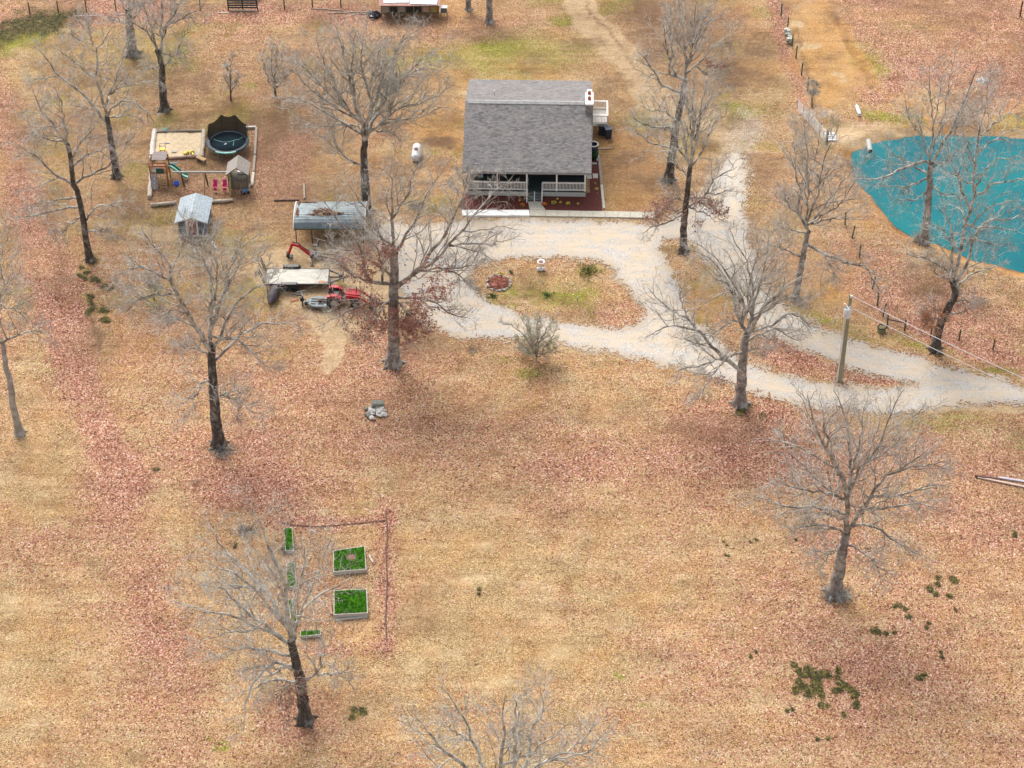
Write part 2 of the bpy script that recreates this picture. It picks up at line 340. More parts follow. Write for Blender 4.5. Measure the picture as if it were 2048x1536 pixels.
for k in ch: ch[k] = np.clip(ch[k] * (0.78 + .44 * fbm(X, Y, 1.4, 77)), 0, 1); ch[k][far] *= .3 if k != 'leaf' else 1
one = np.ones_like(X)
A = np.stack([ch['leaf'], ch['green'], ch['sand'], one], 1); B = np.stack([ch['clay'], ch['brown'], ch['grit'], one], 1)
nx, ny = len(gx), len(gy); idx = np.arange(nx * ny).reshape(ny, nx)
F = np.stack([idx[:-1, :-1], idx[:-1, 1:], idx[1:, 1:], idx[1:, :-1]], -1).reshape(-1, 4)
def ground_material():
    m, nt, b = nodemat("leaf_strewn_lawn"); L = nt.links; v = coords(nt)
    def attr(n):
        a = nt.nodes.new("ShaderNodeAttribute"); a.attribute_name = n; s = nt.nodes.new("ShaderNodeSeparateColor"); L.new(a.outputs['Color'], s.inputs[0]); return s.outputs
    leaf, green, sand = attr('cover_a')[:3]; clay, brown, grit = attr('cover_b')[:3]
    def cells(sc, rnd=1.0):
        n = nt.nodes.new("ShaderNodeTexVoronoi"); n.inputs['Scale'].default_value = sc; L.new(v, n.inputs['Vector'])
        s = nt.nodes.new("ShaderNodeSeparateColor"); L.new(n.outputs['Color'], s.inputs[0]); return s.outputs, n.outputs['Distance']
    c1, d1 = cells(11.0); c2, d2 = cells(17.0); fine = noise(nt, v, 22, 3, .7); mid = noise(nt, v, 2.2, 4, .6); big = noise(nt, v, .35, 4, .6)
    straw = ramp(nt, GC['straw'], c2[0])
    straw = mix(nt, ramp(nt, [(.35, (0, 0, 0)), (.62, (1, 1, 1))], mid), straw, GC['straw_tint'], 'MULTIPLY')
    lf = ramp(nt, GC['leaf'], c1[1]); creamy = noise(nt, coords(nt, (.8, 1.5, 1)), .3, 7, .7); straw = mix(nt, ramp(nt, [(.5, (0, 0, 0)), (.66, (.4, .4, .4))], creamy), straw, (.74, .60, .38))
    straw = mix(nt, ramp(nt, [(.42, (0, 0, 0)), (.65, (.8, .8, .8))], big), straw, GC['orange_tint'], 'MULTIPLY')
    thr = mth(nt, 'ADD', leaf, mth(nt, 'MULTIPLY', mth(nt, 'SUBTRACT', mid, .5), .7))
    lm = mth(nt, 'MULTIPLY', mth(nt, 'SUBTRACT', thr, mth(nt, 'MULTIPLY', c1[0], .95)), 5.0, clamp=True)
    gr = ramp(nt, GC['green'], c2[1])
    gm = mth(nt, 'MULTIPLY', mth(nt, 'SUBTRACT', mth(nt, 'ADD', green, mth(nt, 'MULTIPLY', mth(nt, 'SUBTRACT', mid, .5), 1.0)), .16), 1.7, clamp=True)
    base = mix(nt, gm, straw, gr)
    cl = ramp(nt, GC['clay'], noise(nt, v, 5, 5, .7)); base = mix(nt, mth(nt, 'MULTIPLY', clay, .85), base, cl)
    base = mix(nt, mth(nt, 'MULTIPLY', lm, mth(nt, 'SUBTRACT', 1.0, mth(nt, 'MULTIPLY', clay, .5))), base, lf)
    sd_ = ramp(nt, GC['sand'], noise(nt, v, 3.5, 6, .75))
    sm = mth(nt, 'MULTIPLY', mth(nt, 'SUBTRACT', mth(nt, 'ADD', sand, mth(nt, 'MULTIPLY', mth(nt, 'SUBTRACT', fine, .5), .8)), .35), 2.6, clamp=True)
    base = mix(nt, mth(nt, 'MULTIPLY', sm, .92), base, sd_)
    gt = ramp(nt, GC['gravel'], c2[2]); gtm = mth(nt, 'GREATER_THAN', grit, mth(nt, 'MULTIPLY', mth(nt, 'ADD', c2[0], mid), .62)); base = mix(nt, mth(nt, 'MULTIPLY', gtm, .7), base, gt)
    base = mix(nt, mth(nt, 'MULTIPLY', brown, mth(nt, 'ADD', mth(nt, 'MULTIPLY', mid, 1.6), .25), clamp=True), base, ramp(nt, GC['brown'], fine))
    tone = ramp(nt, [(.30, (.62, .56, .52)), (.47, (.94, .92, .90)), (.60, (1.03, 1.02, 1.0)), (.74, (1.14, 1.12, 1.06))], noise(nt, v, .42, 8, .72)); base = mix(nt, .9, base, tone, 'MULTIPLY')
    mow = noise(nt, coords(nt, (.10, 1.5, 1)), 1.0, 3, .5); base = mix(nt, .5, base, ramp(nt, [(.38, (.84, .78, .76)), (.55, (1.04, 1.03, 1.0))], mow), 'MULTIPLY')
    gaps = ramp(nt, [(.36, (.30, .26, .25)), (.50, (1, 1, 1))], noise(nt, v, 13, 4, .8)); base = mix(nt, .5, base, gaps, 'MULTIPLY')
    L.new(base, b.inputs['Base Color']); b.inputs['Roughness'].default_value = .95; b.inputs['Specular IOR Level'].default_value = .1
    bump(nt, b, mth(nt, 'ADD', mth(nt, 'ADD', c1[2], fine), mth(nt, 'MULTIPLY', mid, 1.5)), .75, .05)
    return m
def k_(c, s=1.0): return tuple(min(x * s, .95) for x in c)
GC = dict(
    straw=[(.0, (.13, .08, .04)), (.22, (.34, .225, .115)), (.6, (.49, .345, .185)), (.85, (.60, .45, .26)), (1., (.74, .61, .41))],
    straw_tint=(.92, .93, .82), orange_tint=(1.06, .88, .78),
    leaf=[(.0, (.09, .035, .025)), (.22, (.26, .11, .07)), (.55, (.44, .205, .14)), (.85, (.58, .33, .24)), (1., (.78, .60, .50))],
    green=[(.0, (.08, .11, .01)), (.5, (.24, .26, .03)), (1., (.44, .40, .10))],
    clay=[(.3, (.32, .14, .04)), (.5, (.50, .26, .08)), (.7, (.68, .44, .19))],
    sand=[(.3, (.44, .31, .17)), (.55, (.62, .47, .29)), (.8, (.74, .60, .42))],
    gravel=[(.0, (.36, .32, .28)), (.4, (.55, .50, .44)), (1., (.78, .74, .68))],
    brown=[(.3, (.12, .07, .04)), (.7, (.27, .175, .105))])
GMAT = ground_material()
me = np_mesh("ground", np.stack([X, Y, Z], 1), F, True, {'cover_a': A, 'cover_b': B})
tag(link_mesh("ground", me, GMAT), kind='structure')
LEAFMAP = ch['leaf'].reshape(ny, nx); PMAP = (gx, gy)

def sheet(name, poly, holes, z, step, m, edge=.5, seed=1, mask_noise=.5):
    """a ground sheet cut to an outline with a crumbling edge"""
    P = np.array(poly); ax = np.arange(P[:, 0].min() - 1, P[:, 0].max() + 1, step); ay = np.arange(P[:, 1].min() - 1, P[:, 1].max() + 1, step)
    xx, yy = np.meshgrid(ax, ay); x = xx.ravel(); y = yy.ravel()
    cx_, cy_ = (xx[:-1, :-1] + step / 2).ravel(), (yy[:-1, :-1] + step / 2).ravel()
    d = polydist(cx_, cy_, poly)
    for h in holes: d = np.minimum(d, -polydist(cx_, cy_, h))
    dv = polydist(x, y, poly)
    for h in holes: dv = np.minimum(dv, -polydist(x, y, h))
    lo = (fbm(cx_, cy_, 1.1, seed) - .5) * 2 * mask_noise * 1.6
    hi = (np.random.default_rng(seed).random(len(cx_)) - .5) * 2 * edge
    keep = (d + lo + hi) > 0
    nX = len(ax); ii = np.arange(len(x)).reshape(len(ay), nX)
    Fq = np.stack([ii[:-1, :-1], ii[:-1, 1:], ii[1:, 1:], ii[1:, :-1]], -1).reshape(-1, 4)[keep]
    used, inv = np.unique(Fq, return_inverse=True)
    xu, yu = x[used], y[used]
    zz = (fbm(xu, yu, 6, 3) - .5) * .09 - .03 + z
    du = dv[used] + (fbm(xu, yu, 3, 8) - .5) * .9; at = np.stack([np.clip(dv[used] / 3, 0, 1), np.clip(np.exp(-((du - 1.15) / .28) ** 2) + np.exp(-((du - 2.5) / .28) ** 2), 0, 1), np.zeros(len(used)), np.ones(len(used))], 1)
    me = np_mesh(name, np.stack([xu, yu, zz], 1), inv.reshape(-1, 4), True, {'rim': at})
    return link_mesh(name, me, m)
def gravel_material():
    m, nt, b = nodemat("pale_gravel"); v = coords(nt)
    n = nt.nodes.new("ShaderNodeTexVoronoi"); n.inputs['Scale'].default_value = 17; nt.links.new(v, n.inputs['Vector'])
    s = nt.nodes.new("ShaderNodeSeparateColor"); nt.links.new(n.outputs['Color'], s.inputs[0])
    c = ramp(nt, [(.0, (.25, .235, .22)), (.3, (.405, .385, .36)), (1., (.57, .555, .53))], s.outputs[0])
    big = noise(nt, v, .5, 5, .65); c = mix(nt, ramp(nt, [(.40, (0, 0, 0)), (.64, (.9, .9, .9))], big), c, (.50, .41, .30))
    mid = noise(nt, v, 2.4, 5, .7); c = mix(nt, ramp(nt, [(.55, (0, 0, 0)), (.75, (.6, .6, .6))], mid), c, (.32, .25, .18))
    a = nt.nodes.new("ShaderNodeAttribute"); a.attribute_name = 'rim'; q = nt.nodes.new("ShaderNodeSeparateColor"); nt.links.new(a.outputs['Color'], q.inputs[0])
    wear = noise(nt, coords(nt, (.25, 1.6, 1)), 1.2, 4, .6); tr = mth(nt, 'MULTIPLY', ramp(nt, [(.5, (0, 0, 0)), (.6, (1, 1, 1))], wear), ramp(nt, [(.15, (0, 0, 0)), (.5, (.55, .55, .55))], q.outputs[0]))
    c = mix(nt, tr, c, (.60, .48, .33))
    c = mix(nt, mth(nt, 'MULTIPLY', q.outputs[1], ramp(nt, [(.35, (.1, .1, .1)), (.65, (.75, .75, .75))], noise(nt, v, .8, 4, .6))), c, (.58, .46, .33))
    c = mix(nt, ramp(nt, [(.0, (.6, .6, .6)), (.25, (0, 0, 0))], q.outputs[0]), c, (.42, .32, .22))
    nt.links.new(c, b.inputs['Base Color']); b.inputs['Roughness'].default_value = .95; bump(nt, b, s.outputs[1], .5, .03); return m
GRAVEL = gravel_material()
tag(sheet("gravel_driveway", DRIVE, [ISLAND, MEDIAN], .035, .11, GRAVEL, .45, 5, .5), kind='structure')
# pond
def water_material():
    m, nt, b = nodemat("teal_pond_water"); v = coords(nt); n = noise(nt, v, .12, 8, .7)
    nt.links.new(ramp(nt, [(.35, (.0, .10, .125)), (.5, (.0, .135, .155)), (.65, (.0, .16, .17))], n), b.inputs['Base Color'])
    b.inputs['Roughness'].default_value = .03; b.inputs['IOR'].default_value = 1.33; b.inputs['Specular IOR Level'].default_value = .22
    bump(nt, b, noise(nt, v, 3.0, 3, .6), .06, .03); return m
PP = np.array(POND); cxp, cyp = P_c = PP.mean(0)
from mathutils.geometry import tessellate_polygon
me = bpy.data.meshes.new("pond_water"); big_pond = [((a - cxp) * 1.02 + cxp, (b_ - cyp) * 1.03 + cyp) for a, b_ in POND]
tri = tessellate_polygon([[Vector((a, b_, 0)) for a, b_ in big_pond]])
me.from_pydata([(a, b_, POND_Z) for a, b_ in big_pond], [], [t if (Vector((*big_pond[t[1]], 0)) - Vector((*big_pond[t[0]], 0))).cross(Vector((*big_pond[t[2]], 0)) - Vector((*big_pond[t[0]], 0))).z > 0 else t[::-1] for t in tri]); me.update()
tag(link_mesh("pond_water", me, water_material()), kind='structure')
# ------------------------------------------------------------------ bare trees
def bark_mat(name, dark, mid, pale, lo=.42, hi=.62):
    m, nt, b = nodemat(name); v = coords(nt, (1, 1, .35)); n = noise(nt, v, 5.0, 5, .7); v2 = coords(nt); n2 = noise(nt, v2, 1.6, 4, .65)
    c = ramp(nt, [(.3, dark), (.7, mid)], n)
    c = mix(nt, ramp(nt, [(lo, (0, 0, 0)), (hi, (1, 1, 1))], n2), c, pale)
    nt.links.new(c, b.inputs['Base Color']); b.inputs['Roughness'].default_value = .9; b.inputs['Specular IOR Level'].default_value = .15
    bump(nt, b, n, .6, .03); return m
TRUNK_D = bark_mat("dark_oak_bark", (.022, .018, .016), (.15, .125, .105), (.30, .28, .25), .50, .66)
TRUNK_G = bark_mat("grey_oak_bark", (.08, .065, .055), (.31, .27, .235), (.46, .43, .39), .44, .64)
TRUNK_P = bark_mat("pale_smooth_bark", (.20, .17, .14), (.36, .33, .29), (.46, .43, .38))
LIMB_G = bark_mat("grey_limb_bark", (.09, .075, .06), (.31, .27, .23), (.52, .50, .45), .42, .58)
LIMB_P = bark_mat("pale_limb_bark", (.12, .10, .085), (.37, .33, .28), (.58, .56, .50), .40, .58)
LIMB_B = bark_mat("brown_limb_bark", (.10, .08, .065), (.32, .27, .22), (.50, .46, .41), .44, .62)
TWIG = bark_mat("pale_grey_twigs", (.20, .17, .145), (.40, .36, .31), (.60, .57, .52), .42, .58)
def leaf_mat(name, stops):
    m, nt, b = nodemat(name); v = coords(nt)
    n = nt.nodes.new("ShaderNodeTexVoronoi"); n.inputs['Scale'].default_value = 6; nt.links.new(v, n.inputs['Vector'])
    s = nt.nodes.new("ShaderNodeSeparateColor"); nt.links.new(n.outputs['Color'], s.inputs[0])
    nt.links.new(ramp(nt, stops, s.outputs[0]), b.inputs['Base Color']); b.inputs['Roughness'].default_value = .8
    return m
DEAD = leaf_mat("clinging_dead_leaves", [(0, (.20, .055, .03)), (.5, (.40, .13, .08)), (1, (.56, .26, .18))])
DEAD_O = leaf_mat("rusty_dead_leaves", [(0, (.22, .07, .03)), (.5, (.40, .16, .07)), (1, (.52, .26, .13))])
BUDS = leaf_mat("spring_buds", [(0, (.30, .30, .08)), (.6, (.50, .48, .18)), (1, (.62, .58, .30))])

def catmull(P, n):
    P = np.asarray(P, float)
    if len(P) == 2: t = np.linspace(0, 1, n)[:, None]; return P[0] * (1 - t) + P[1] * t
    Q = np.vstack([2 * P[0] - P[1], P, 2 * P[-1] - P[-2]]); out = []
    seg = np.linalg.norm(np.diff(P, axis=0), axis=1); cum = np.r_[0, np.cumsum(seg)]
    for s in np.linspace(0, cum[-1], n):
        i = min(np.searchsorted(cum, s, side='right') - 1, len(P) - 2); t = (s - cum[i]) / max(seg[i], 1e-6)
        a, b, c, d = Q[i], Q[i + 1], Q[i + 2], Q[i + 3]
        out.append(.5 * (2 * b + (c - a) * t + (2 * a - 5 * b + 4 * c - d) * t * t + (3 * b - a - 3 * c + d) * t ** 3))
    return np.array(out)
def tubes(P, Rr, sides):
    """P (N,m,3) paths, Rr (N,m) radii -> vertices, quads"""
    N, m, _ = P.shape
    T = np.gradient(P, axis=1); T /= np.linalg.norm(T, axis=2, keepdims=True) + 1e-9
    ref = np.where(np.abs(T[:, :1, 2:3]) > .9, np.array([1., 0, 0]), np.array([0, 0, 1.])); ref = np.broadcast_to(ref, T.shape)
    Uv = np.cross(ref, T); Uv /= np.linalg.norm(Uv, axis=2, keepdims=True) + 1e-9
    Wv = np.cross(T, Uv); q = np.arange(sides) * 2 * math.pi / sides
    V = P[:, :, None] + Rr[:, :, None, None] * (Uv[:, :, None] * np.cos(q)[:, None] + Wv[:, :, None] * np.sin(q)[:, None])
    base = (np.arange(N) * m * sides)[:, None, None] + (np.arange(m - 1) * sides)[None, :, None]
    k = np.arange(sides)[None, None]; k2 = (k + 1) % sides
    Fq = np.stack([base + k, base + k2, base + sides + k2, base + sides + k], -1)
    return V.reshape(-1, 3), Fq.reshape(-1, 4)
def join(parts):
    Vs, Fs, o = [], [], 0
    for V, F_ in parts: Vs.append(V); Fs.append(F_ + o); o += len(V)
    return np.vstack(Vs), np.vstack(Fs)
def spawn(P, Rr, n_per, g, lo, hi, ang, up, steps, wob, length, rend, flat=0.0):
    """children along parent paths"""
    N, m, _ = P.shape; C = N * n_per
    pi = np.repeat(np.arange(N), n_per); t = (g.random(C) * .5 + np.tile((np.arange(n_per) + .5) / n_per, N) * .5 + 0)
    t = lo + (hi - lo) * np.clip(np.tile((np.arange(n_per) + .5) / n_per, N) + (g.random(C) - .5) / n_per, 0, 1)
    f = t * (m - 1); i = np.minimum(f.astype(int), m - 2); fr = (f - i)[:, None]
    st = P[pi, i] * (1 - fr) + P[pi, i + 1] * fr; tan = P[pi, i + 1] - P[pi, i]; tan /= np.linalg.norm(tan, axis=1, keepdims=True) + 1e-9
    r0 = Rr[pi, i] * (1 - fr[:, 0]) + Rr[pi, i + 1] * fr[:, 0]
    rv = g.normal(size=(C, 3)); rv[:, 2] *= (1 - flat); pr = rv - tan * (rv * tan).sum(1, keepdims=True); pr /= np.linalg.norm(pr, axis=1, keepdims=True) + 1e-9
    a = np.radians(ang * (0.7 + .6 * g.random(C)))[:, None]
    d = tan * np.cos(a) + pr * np.sin(a); d[:, 2] += up; d /= np.linalg.norm(d, axis=1, keepdims=True)
    plen = np.linalg.norm(np.diff(P, axis=1), axis=2).sum(1)[pi]
    L = length(plen, t, g, C); seg = (L / (steps - 1))[:, None]
    Q = np.empty((C, steps, 3)); Q[:, 0] = st
    for s in range(1, steps):
        Q[:, s] = Q[:, s - 1] + d * seg
        d = d + g.normal(size=(C, 3)) * wob; d[:, 2] += up * .25; d /= np.linalg.norm(d, axis=1, keepdims=True)
    rs = np.minimum(r0 * .6, .010 + L * .010)[:, None]
    tt = np.linspace(0, 1, steps)[None]; RR = rs * (1 - tt) + np.minimum(rend, rs) * tt
    return Q, RR
TREES = []
def tree(name, label, base, trunk, limbs, r, twig=LIMB_G, bark=TRUNK_G, dens=1.0, size=1.0, leaves=None, seed=1, lean=0.0, ends=.0105, group=None, up=.12, extra=0, kids3=True, leaf_m=None, cat="tree"):
    g = np.random.default_rng(seed); b = G(*base); sc = ppm(base[1]); Y0 = b.y
    root = thing(name, label, cat, b, 0, group or "bare trees around the yard")
    off = np.array(b)
    # trunk
    tp = [np.array(b)]; tot = sum(math.dist(p, q) for p, q in zip([base] + trunk[:-1], trunk)); acc = 0; prev = base
    for p in trunk:
        acc += math.dist(prev, p); prev = p; tp.append(np.array(Vy(p[0], p[1], Y0 + lean * acc / tot)))
    n = 16; TP = catmull(tp, n); TP[1:, :2] += g.normal(size=(n - 1, 2)) * r * .07
    tt = np.linspace(0, 1, n); TR = r * (1 - .42 * tt); TR[0] *= 1.55; TR[1] *= 1.12
    TP[0, 2] -= .25
    tpix = [(topx(*q)) for q in TP]
    cand = [(tpix[i], TP[i], TR[i]) for i in range(2, n)]
    paths, rads = [], []
    L1 = []
    for li, lm in enumerate(limbs):
        s = lm[0]; best = min(cand, key=lambda c: math.dist(c[0], s)); st = best[1]
        pl = sum(math.dist(a_, b_) for a_, b_ in zip(lm[:-1], lm[1:])); drop = lm[-1][1] - lm[0][1]; wid = abs(lm[-1][0] - lm[0][0])
        h = math.sin(seed * 3.7 + li * 2.4)
        dy = h * .42 * pl / sc
        if drop > 0: dy = -abs(h) * .15 * pl / sc - drop / (sc * .62) * .6
        elif drop > -.35 * wid: dy = min(dy, .25 * pl / sc)
        pts = [st]; acc = 0
        for a_, b_ in zip(lm[:-1], lm[1:]):
            acc += math.dist(a_, b_); q = Vy(b_[0], b_[1], st[1] + dy * (acc / pl)); q.z = max(q.z, .5); pts.append(np.array(q))
        C = catmull(pts, 14); C[1:] += g.normal(size=(13, 3)) * .06 + np.cumsum(g.normal(size=(13, 3)), 0) * .025
        m_len = np.linalg.norm(np.diff(C, axis=0), axis=1).sum()
        r0 = min(best[2] * .66, .03 + m_len * .0115); t2 = np.linspace(0, 1, 14); rr = r0 * (1 - t2) ** .8 + .018
        paths.append(C); rads.append(rr)
        for i in range(1, 14): cand.append((topx(*C[i]), C[i], rr[i]))
    P0 = np.array(paths); R0 = np.array(rads)
    parts = [tubes(P0, R0, 7)]
    ln = np.linalg.norm(np.diff(P0, axis=1), axis=2).sum(1).mean()
    n1 = max(6, int(round(2.1 * ln * dens / size ** .5)))
    Q1, S1 = spawn(P0, R0, n1, g, .12, 1.0, 48, up, 8, .24, lambda p, t, g, C: size * (p * .36 * (1.15 - t) + .95) * (.6 + .7 * g.random(C)), .012)
    Q2, S2 = spawn(Q1, S1, 7, g, .12, 1.0, 46, up * .6, 5, .28, lambda p, t, g, C: (p * .38 * (1.25 - t * .8) + .22 * size) * (.6 + .8 * g.random(C)), ends * .8)
    parts += [tubes(Q1, S1, 5), tubes(Q2, S2, 3)]
    if kids3:
        Q3, S3 = spawn(Q2, S2, 5, g, .15, 1.0, 42, up * .4, 4, .3, lambda p, t, g, C: (p * .5 * (1.2 - t * .6) + .12) * (.5 + .8 * g.random(C)), ends * .62)
        S3 = np.maximum(S3, ends * .55); parts.append(tubes(Q3, S3, 3))
    else: Q3 = Q2
    thick = len(parts[0][1]) + len(parts[1][1]); V, Fq = join(parts); me = np_mesh("crown", V - off, Fq, True)
    link_mesh("crown", me, twig, root); me.materials.append(TWIG); mi = np.zeros(len(Fq), np.int32); mi[thick:] = 1; me.polygons.foreach_set('material_index', mi)
    # trunk mesh with flared roots
    roots = []
    for k in range(5):
        a = k * 1.257 + g.random() * .5; p0 = TP[0] + np.array([0, 0, .25 + r * .9]); p3 = p0 + np.array([math.cos(a) * r * 2.4, math.sin(a) * r * 2.4, -r * .9 - .12])
        roots.append(catmull([p0, p0 + (p3 - p0) * .5 + np.array([0, 0, -r * .1]), p3], 5))
    V, Fq = join([tubes(TP[None], TR[None], 12), tubes(np.array(roots), np.tile(np.linspace(r * .42, r * .10, 5), (5, 1)), 6)])
    link_mesh("trunk", np_mesh("trunk", V - off, Fq, True), bark, root)
    for (cx, cy, rx, ry, num, size_l) in (leaves or []):
        tips = np.vstack([Q2[:, 2:].reshape(-1, 3), Q3.reshape(-1, 3)])
        pu, pv = topx(tips[:, 0], tips[:, 1], tips[:, 2]); q = np.hypot((pu - cx) / rx, (pv - cy) / ry)
        pick = tips[q + g.random(len(q)) * .35 < 1.1]
        if len(pick) < 10: continue
        c = pick[g.integers(0, len(pick), num)] + g.normal(size=(num, 3)) * .07
        leafs = leafquads(c, size_l, g)
        link_mesh("dead_leaves" if leaf_m is not BUDS else "leaves", np_mesh("dead_leaves", leafs[0] - off, leafs[1]), leaf_m or DEAD, root)
    TREES.append(root); return root
def leafquads(c, s, g, tilt=1.0):
    n = len(c); a = g.normal(size=(n, 3)); a[:, 2] *= tilt; a /= np.linalg.norm(a, axis=1, keepdims=True)
    b = g.normal(size=(n, 3)); b[:, 2] *= tilt; b -= a * (a * b).sum(1, keepdims=True); b /= np.linalg.norm(b, axis=1, keepdims=True)
    sz = (s * (.6 + .8 * g.random(n)))[:, None]
    V = np.stack([c - a * sz, c - b * sz * .55, c + a * sz, c + b * sz * .55], 1).reshape(-1, 3)
    return V, np.arange(n * 4).reshape(n, 4)

T = tree
T("oak_tree", "tall bare oak with a dark trunk standing on red leaves left of the rock pile", (437, 890), [(425, 755), (422, 691)], [
    [(415, 700), (405, 676), (385, 637), (344, 573), (341, 529), (314, 495), (280, 457)], [(344, 573), (320, 549), (280, 535), (225, 556)],
    [(350, 590), (325, 589), (287, 594), (250, 624)], [(370, 626), (345, 620), (315, 631)], [(422, 691), (419, 603), (419, 552), (419, 502), (422, 451)],
    [(417, 549), (395, 502), (385, 481), (371, 444)], [(425, 680), (439, 603), (452, 560), (466, 518), (490, 485), (517, 468)], [(439, 603), (476, 535), (497, 525), (530, 512)],
    [(425, 640), (436, 562), (429, 502), (425, 461)], [(430, 727), (463, 691), (497, 664), (544, 647), (605, 650)], [(436, 678), (476, 681), (517, 711), (544, 745)],
    [(434, 793), (483, 782)], [(436, 796), (470, 799), (530, 840)], [(423, 755), (398, 772), (375, 837)], [(422, 700), (455, 640), (480, 600), (520, 570), (560, 560)], [(421, 720), (390, 700), (350, 690)]],
  .46, LIMB_G, TRUNK_D, 1.0, seed=3)
T("oak_tree", "big spreading oak with rusty dead leaves low in its crown, right of the red tractor", (787, 727), [(787, 600), (788, 570), (790, 505)], [
    [(790, 505), (787, 436), (787, 385), (785, 350), (760, 331)], [(793, 499), (820, 454), (835, 430), (862, 376), (889, 346)], [(796, 580), (832, 538), (874, 484), (898, 445), (910, 421), (930, 380)],
    [(802, 577), (862, 526), (898, 487), (928, 460), (958, 418), (985, 385), (1011, 373), (1030, 350)], [(892, 496), (928, 487), (979, 490), (1023, 484)], [(850, 550), (895, 538), (934, 538), (964, 502)],
    [(895, 540), (910, 544), (934, 562), (949, 580)], [(778, 568), (739, 559), (715, 496), (685, 460), (640, 406)], [(739, 559), (706, 550), (679, 529), (640, 514)], [(781, 496), (760, 472), (754, 448), (720, 400), (700, 373)],
    [(763, 550), (760, 502), (750, 480)], [(778, 610), (745, 607), (694, 625), (640, 660)], [(808, 595), (862, 601), (895, 628), (940, 642)], [(787, 600), (760, 620), (740, 650), (720, 670)], [(787, 600), (820, 630), (840, 660)],
    [(785, 620), (800, 650), (815, 690)], [(787, 436), (810, 400), (830, 350), (850, 320)], [(787, 560), (740, 520), (700, 500), (660, 490)]],
  .52, LIMB_B, TRUNK_G, 1.0, leaves=[(785, 610, 115, 85, 4600, .085), (770, 530, 90, 50, 1800, .08), (850, 560, 60, 50, 900, .075)], seed=5)
T("bare_tree", "slender leafless tree at the left edge between the playground and the leaf track", (181, 520), [(175, 491), (165, 434), (155, 384), (147, 370), (142, 320), (135, 287)], [
    [(135, 287), (127, 237), (120, 212), (110, 175)], [(150, 312), (160, 290), (185, 265), (200, 245)], [(150, 372), (175, 355), (225, 330), (265, 280)], [(145, 375), (110, 345), (82, 315), (32, 282)],
    [(135, 288), (100, 280), (70, 265), (45, 225)], [(153, 399), (118, 401), (52, 414)], [(158, 416), (100, 424), (62, 434), (25, 434)], [(168, 439), (187, 416), (212, 406), (265, 401)], [(172, 456), (212, 459), (232, 474)],
    [(142, 330), (170, 310), (200, 300), (235, 270)], [(135, 300), (110, 250), (85, 220), (70, 180)], [(165, 434), (140, 450), (110, 480)]],
  .30, LIMB_G, TRUNK_D, .85, seed=8)
T("sycamore_tree", "pale limbed tree with whitish upper branches behind the sandbox logs", (233, 353), [(225, 300), (217, 255), (215, 232)], [
    [(212, 220), (202, 190), (192, 155), (195, 120), (190, 100), (207, 82), (232, 47)], [(192, 155), (175, 147), (150, 125), (130, 110), (105, 95)], [(190, 100), (175, 85), (157, 78), (142, 68)], [(192, 75), (180, 60), (172, 45)],
    [(180, 75), (165, 55), (155, 38)], [(207, 247), (190, 215), (155, 180), (120, 155), (87, 110), (65, 90)], [(125, 160), (95, 155), (50, 157)], [(195, 230), (175, 217), (140, 212)], [(220, 215), (222, 185), (232, 160), (247, 125), (250, 100), (272, 58)],
    [(222, 190), (240, 172), (275, 147)], [(222, 192), (242, 177), (282, 167), (320, 162)], [(222, 225), (237, 205), (262, 202), (295, 222), (310, 250)], [(220, 235), (265, 230), (285, 240)]],
  .36, LIMB_P, TRUNK_D, .65, seed=13, ends=.012)
T("oak_tree", "tall dark tree behind the sandbox with its crown leaving the top of the picture", (329, 219), [(325, 165), (322, 125), (316, 100)], [
    [(312, 95), (300, 50), (287, 15), (280, -25)], [(322, 110), (322, 75), (325, 0), (328, -60)], [(325, 82), (340, 42), (360, 12), (380, -30)], [(328, 140), (350, 107), (377, 95)], [(326, 108), (350, 115), (375, 122)],
    [(350, 105), (367, 70), (400, 60)], [(316, 130), (287, 140)], [(312, 90), (290, 60), (262, 40), (250, 10)], [(322, 75), (345, 20), (352, -30)], [(325, 60), (355, 40), (395, 20), (420, -10)]],
  .40, LIMB_G, TRUNK_D, .9, seed=17)
T("oak_tree", "thick grey trunk standing alone against the far wire fence at upper left", (265, 108), [(260, 62), (258, 20)], [
    [(257, 30), (245, 8), (232, -15), (225, -50)], [(259, 30), (268, 0), (275, -50)], [(258, 20), (255, -30), (250, -80)], [(258, 50), (280, 20), (300, -20)], [(258, 50), (240, 40), (215, 30)]],
  .52, LIMB_G, TRUNK_G, .8, seed=19)
T("maple_tree", "broad many limbed bare tree rising behind the metal carport", (733, 424), [(730, 362), (728, 304), (730, 282)], [
    [(723, 265), (723, 238), (710, 198), (705, 132), (710, 57)], [(736, 273), (739, 212), (736, 176), (754, 115), (767, 75)], [(741, 278), (750, 238), (772, 185), (789, 115), (816, 48)], [(745, 265), (772, 234), (785, 198), (825, 132), (895, 88)],
    [(750, 262), (798, 216), (842, 207), (869, 194), (904, 176)], [(714, 247), (692, 212), (657, 146), (626, 70)], [(710, 229), (675, 203), (626, 154), (573, 106)], [(719, 260), (670, 238), (604, 198), (560, 198)],
    [(728, 326), (705, 326), (679, 304), (661, 273), (648, 251)], [(719, 220), (692, 132), (670, 44)], [(736, 247), (807, 163), (860, 132), (890, 140)], [(742, 268), (780, 260), (807, 282)], [(730, 200), (720, 120), (735, 40)],
    [(745, 240), (765, 150), (800, 90), (840, 60)], [(715, 250), (650, 200), (610, 160), (590, 130)], [(735, 270), (700, 250), (640, 250), (600, 240)], [(750, 250), (800, 240), (850, 230), (890, 215)]],
  .44, LIMB_G, TRUNK_D, .9, seed=23, up=.2)
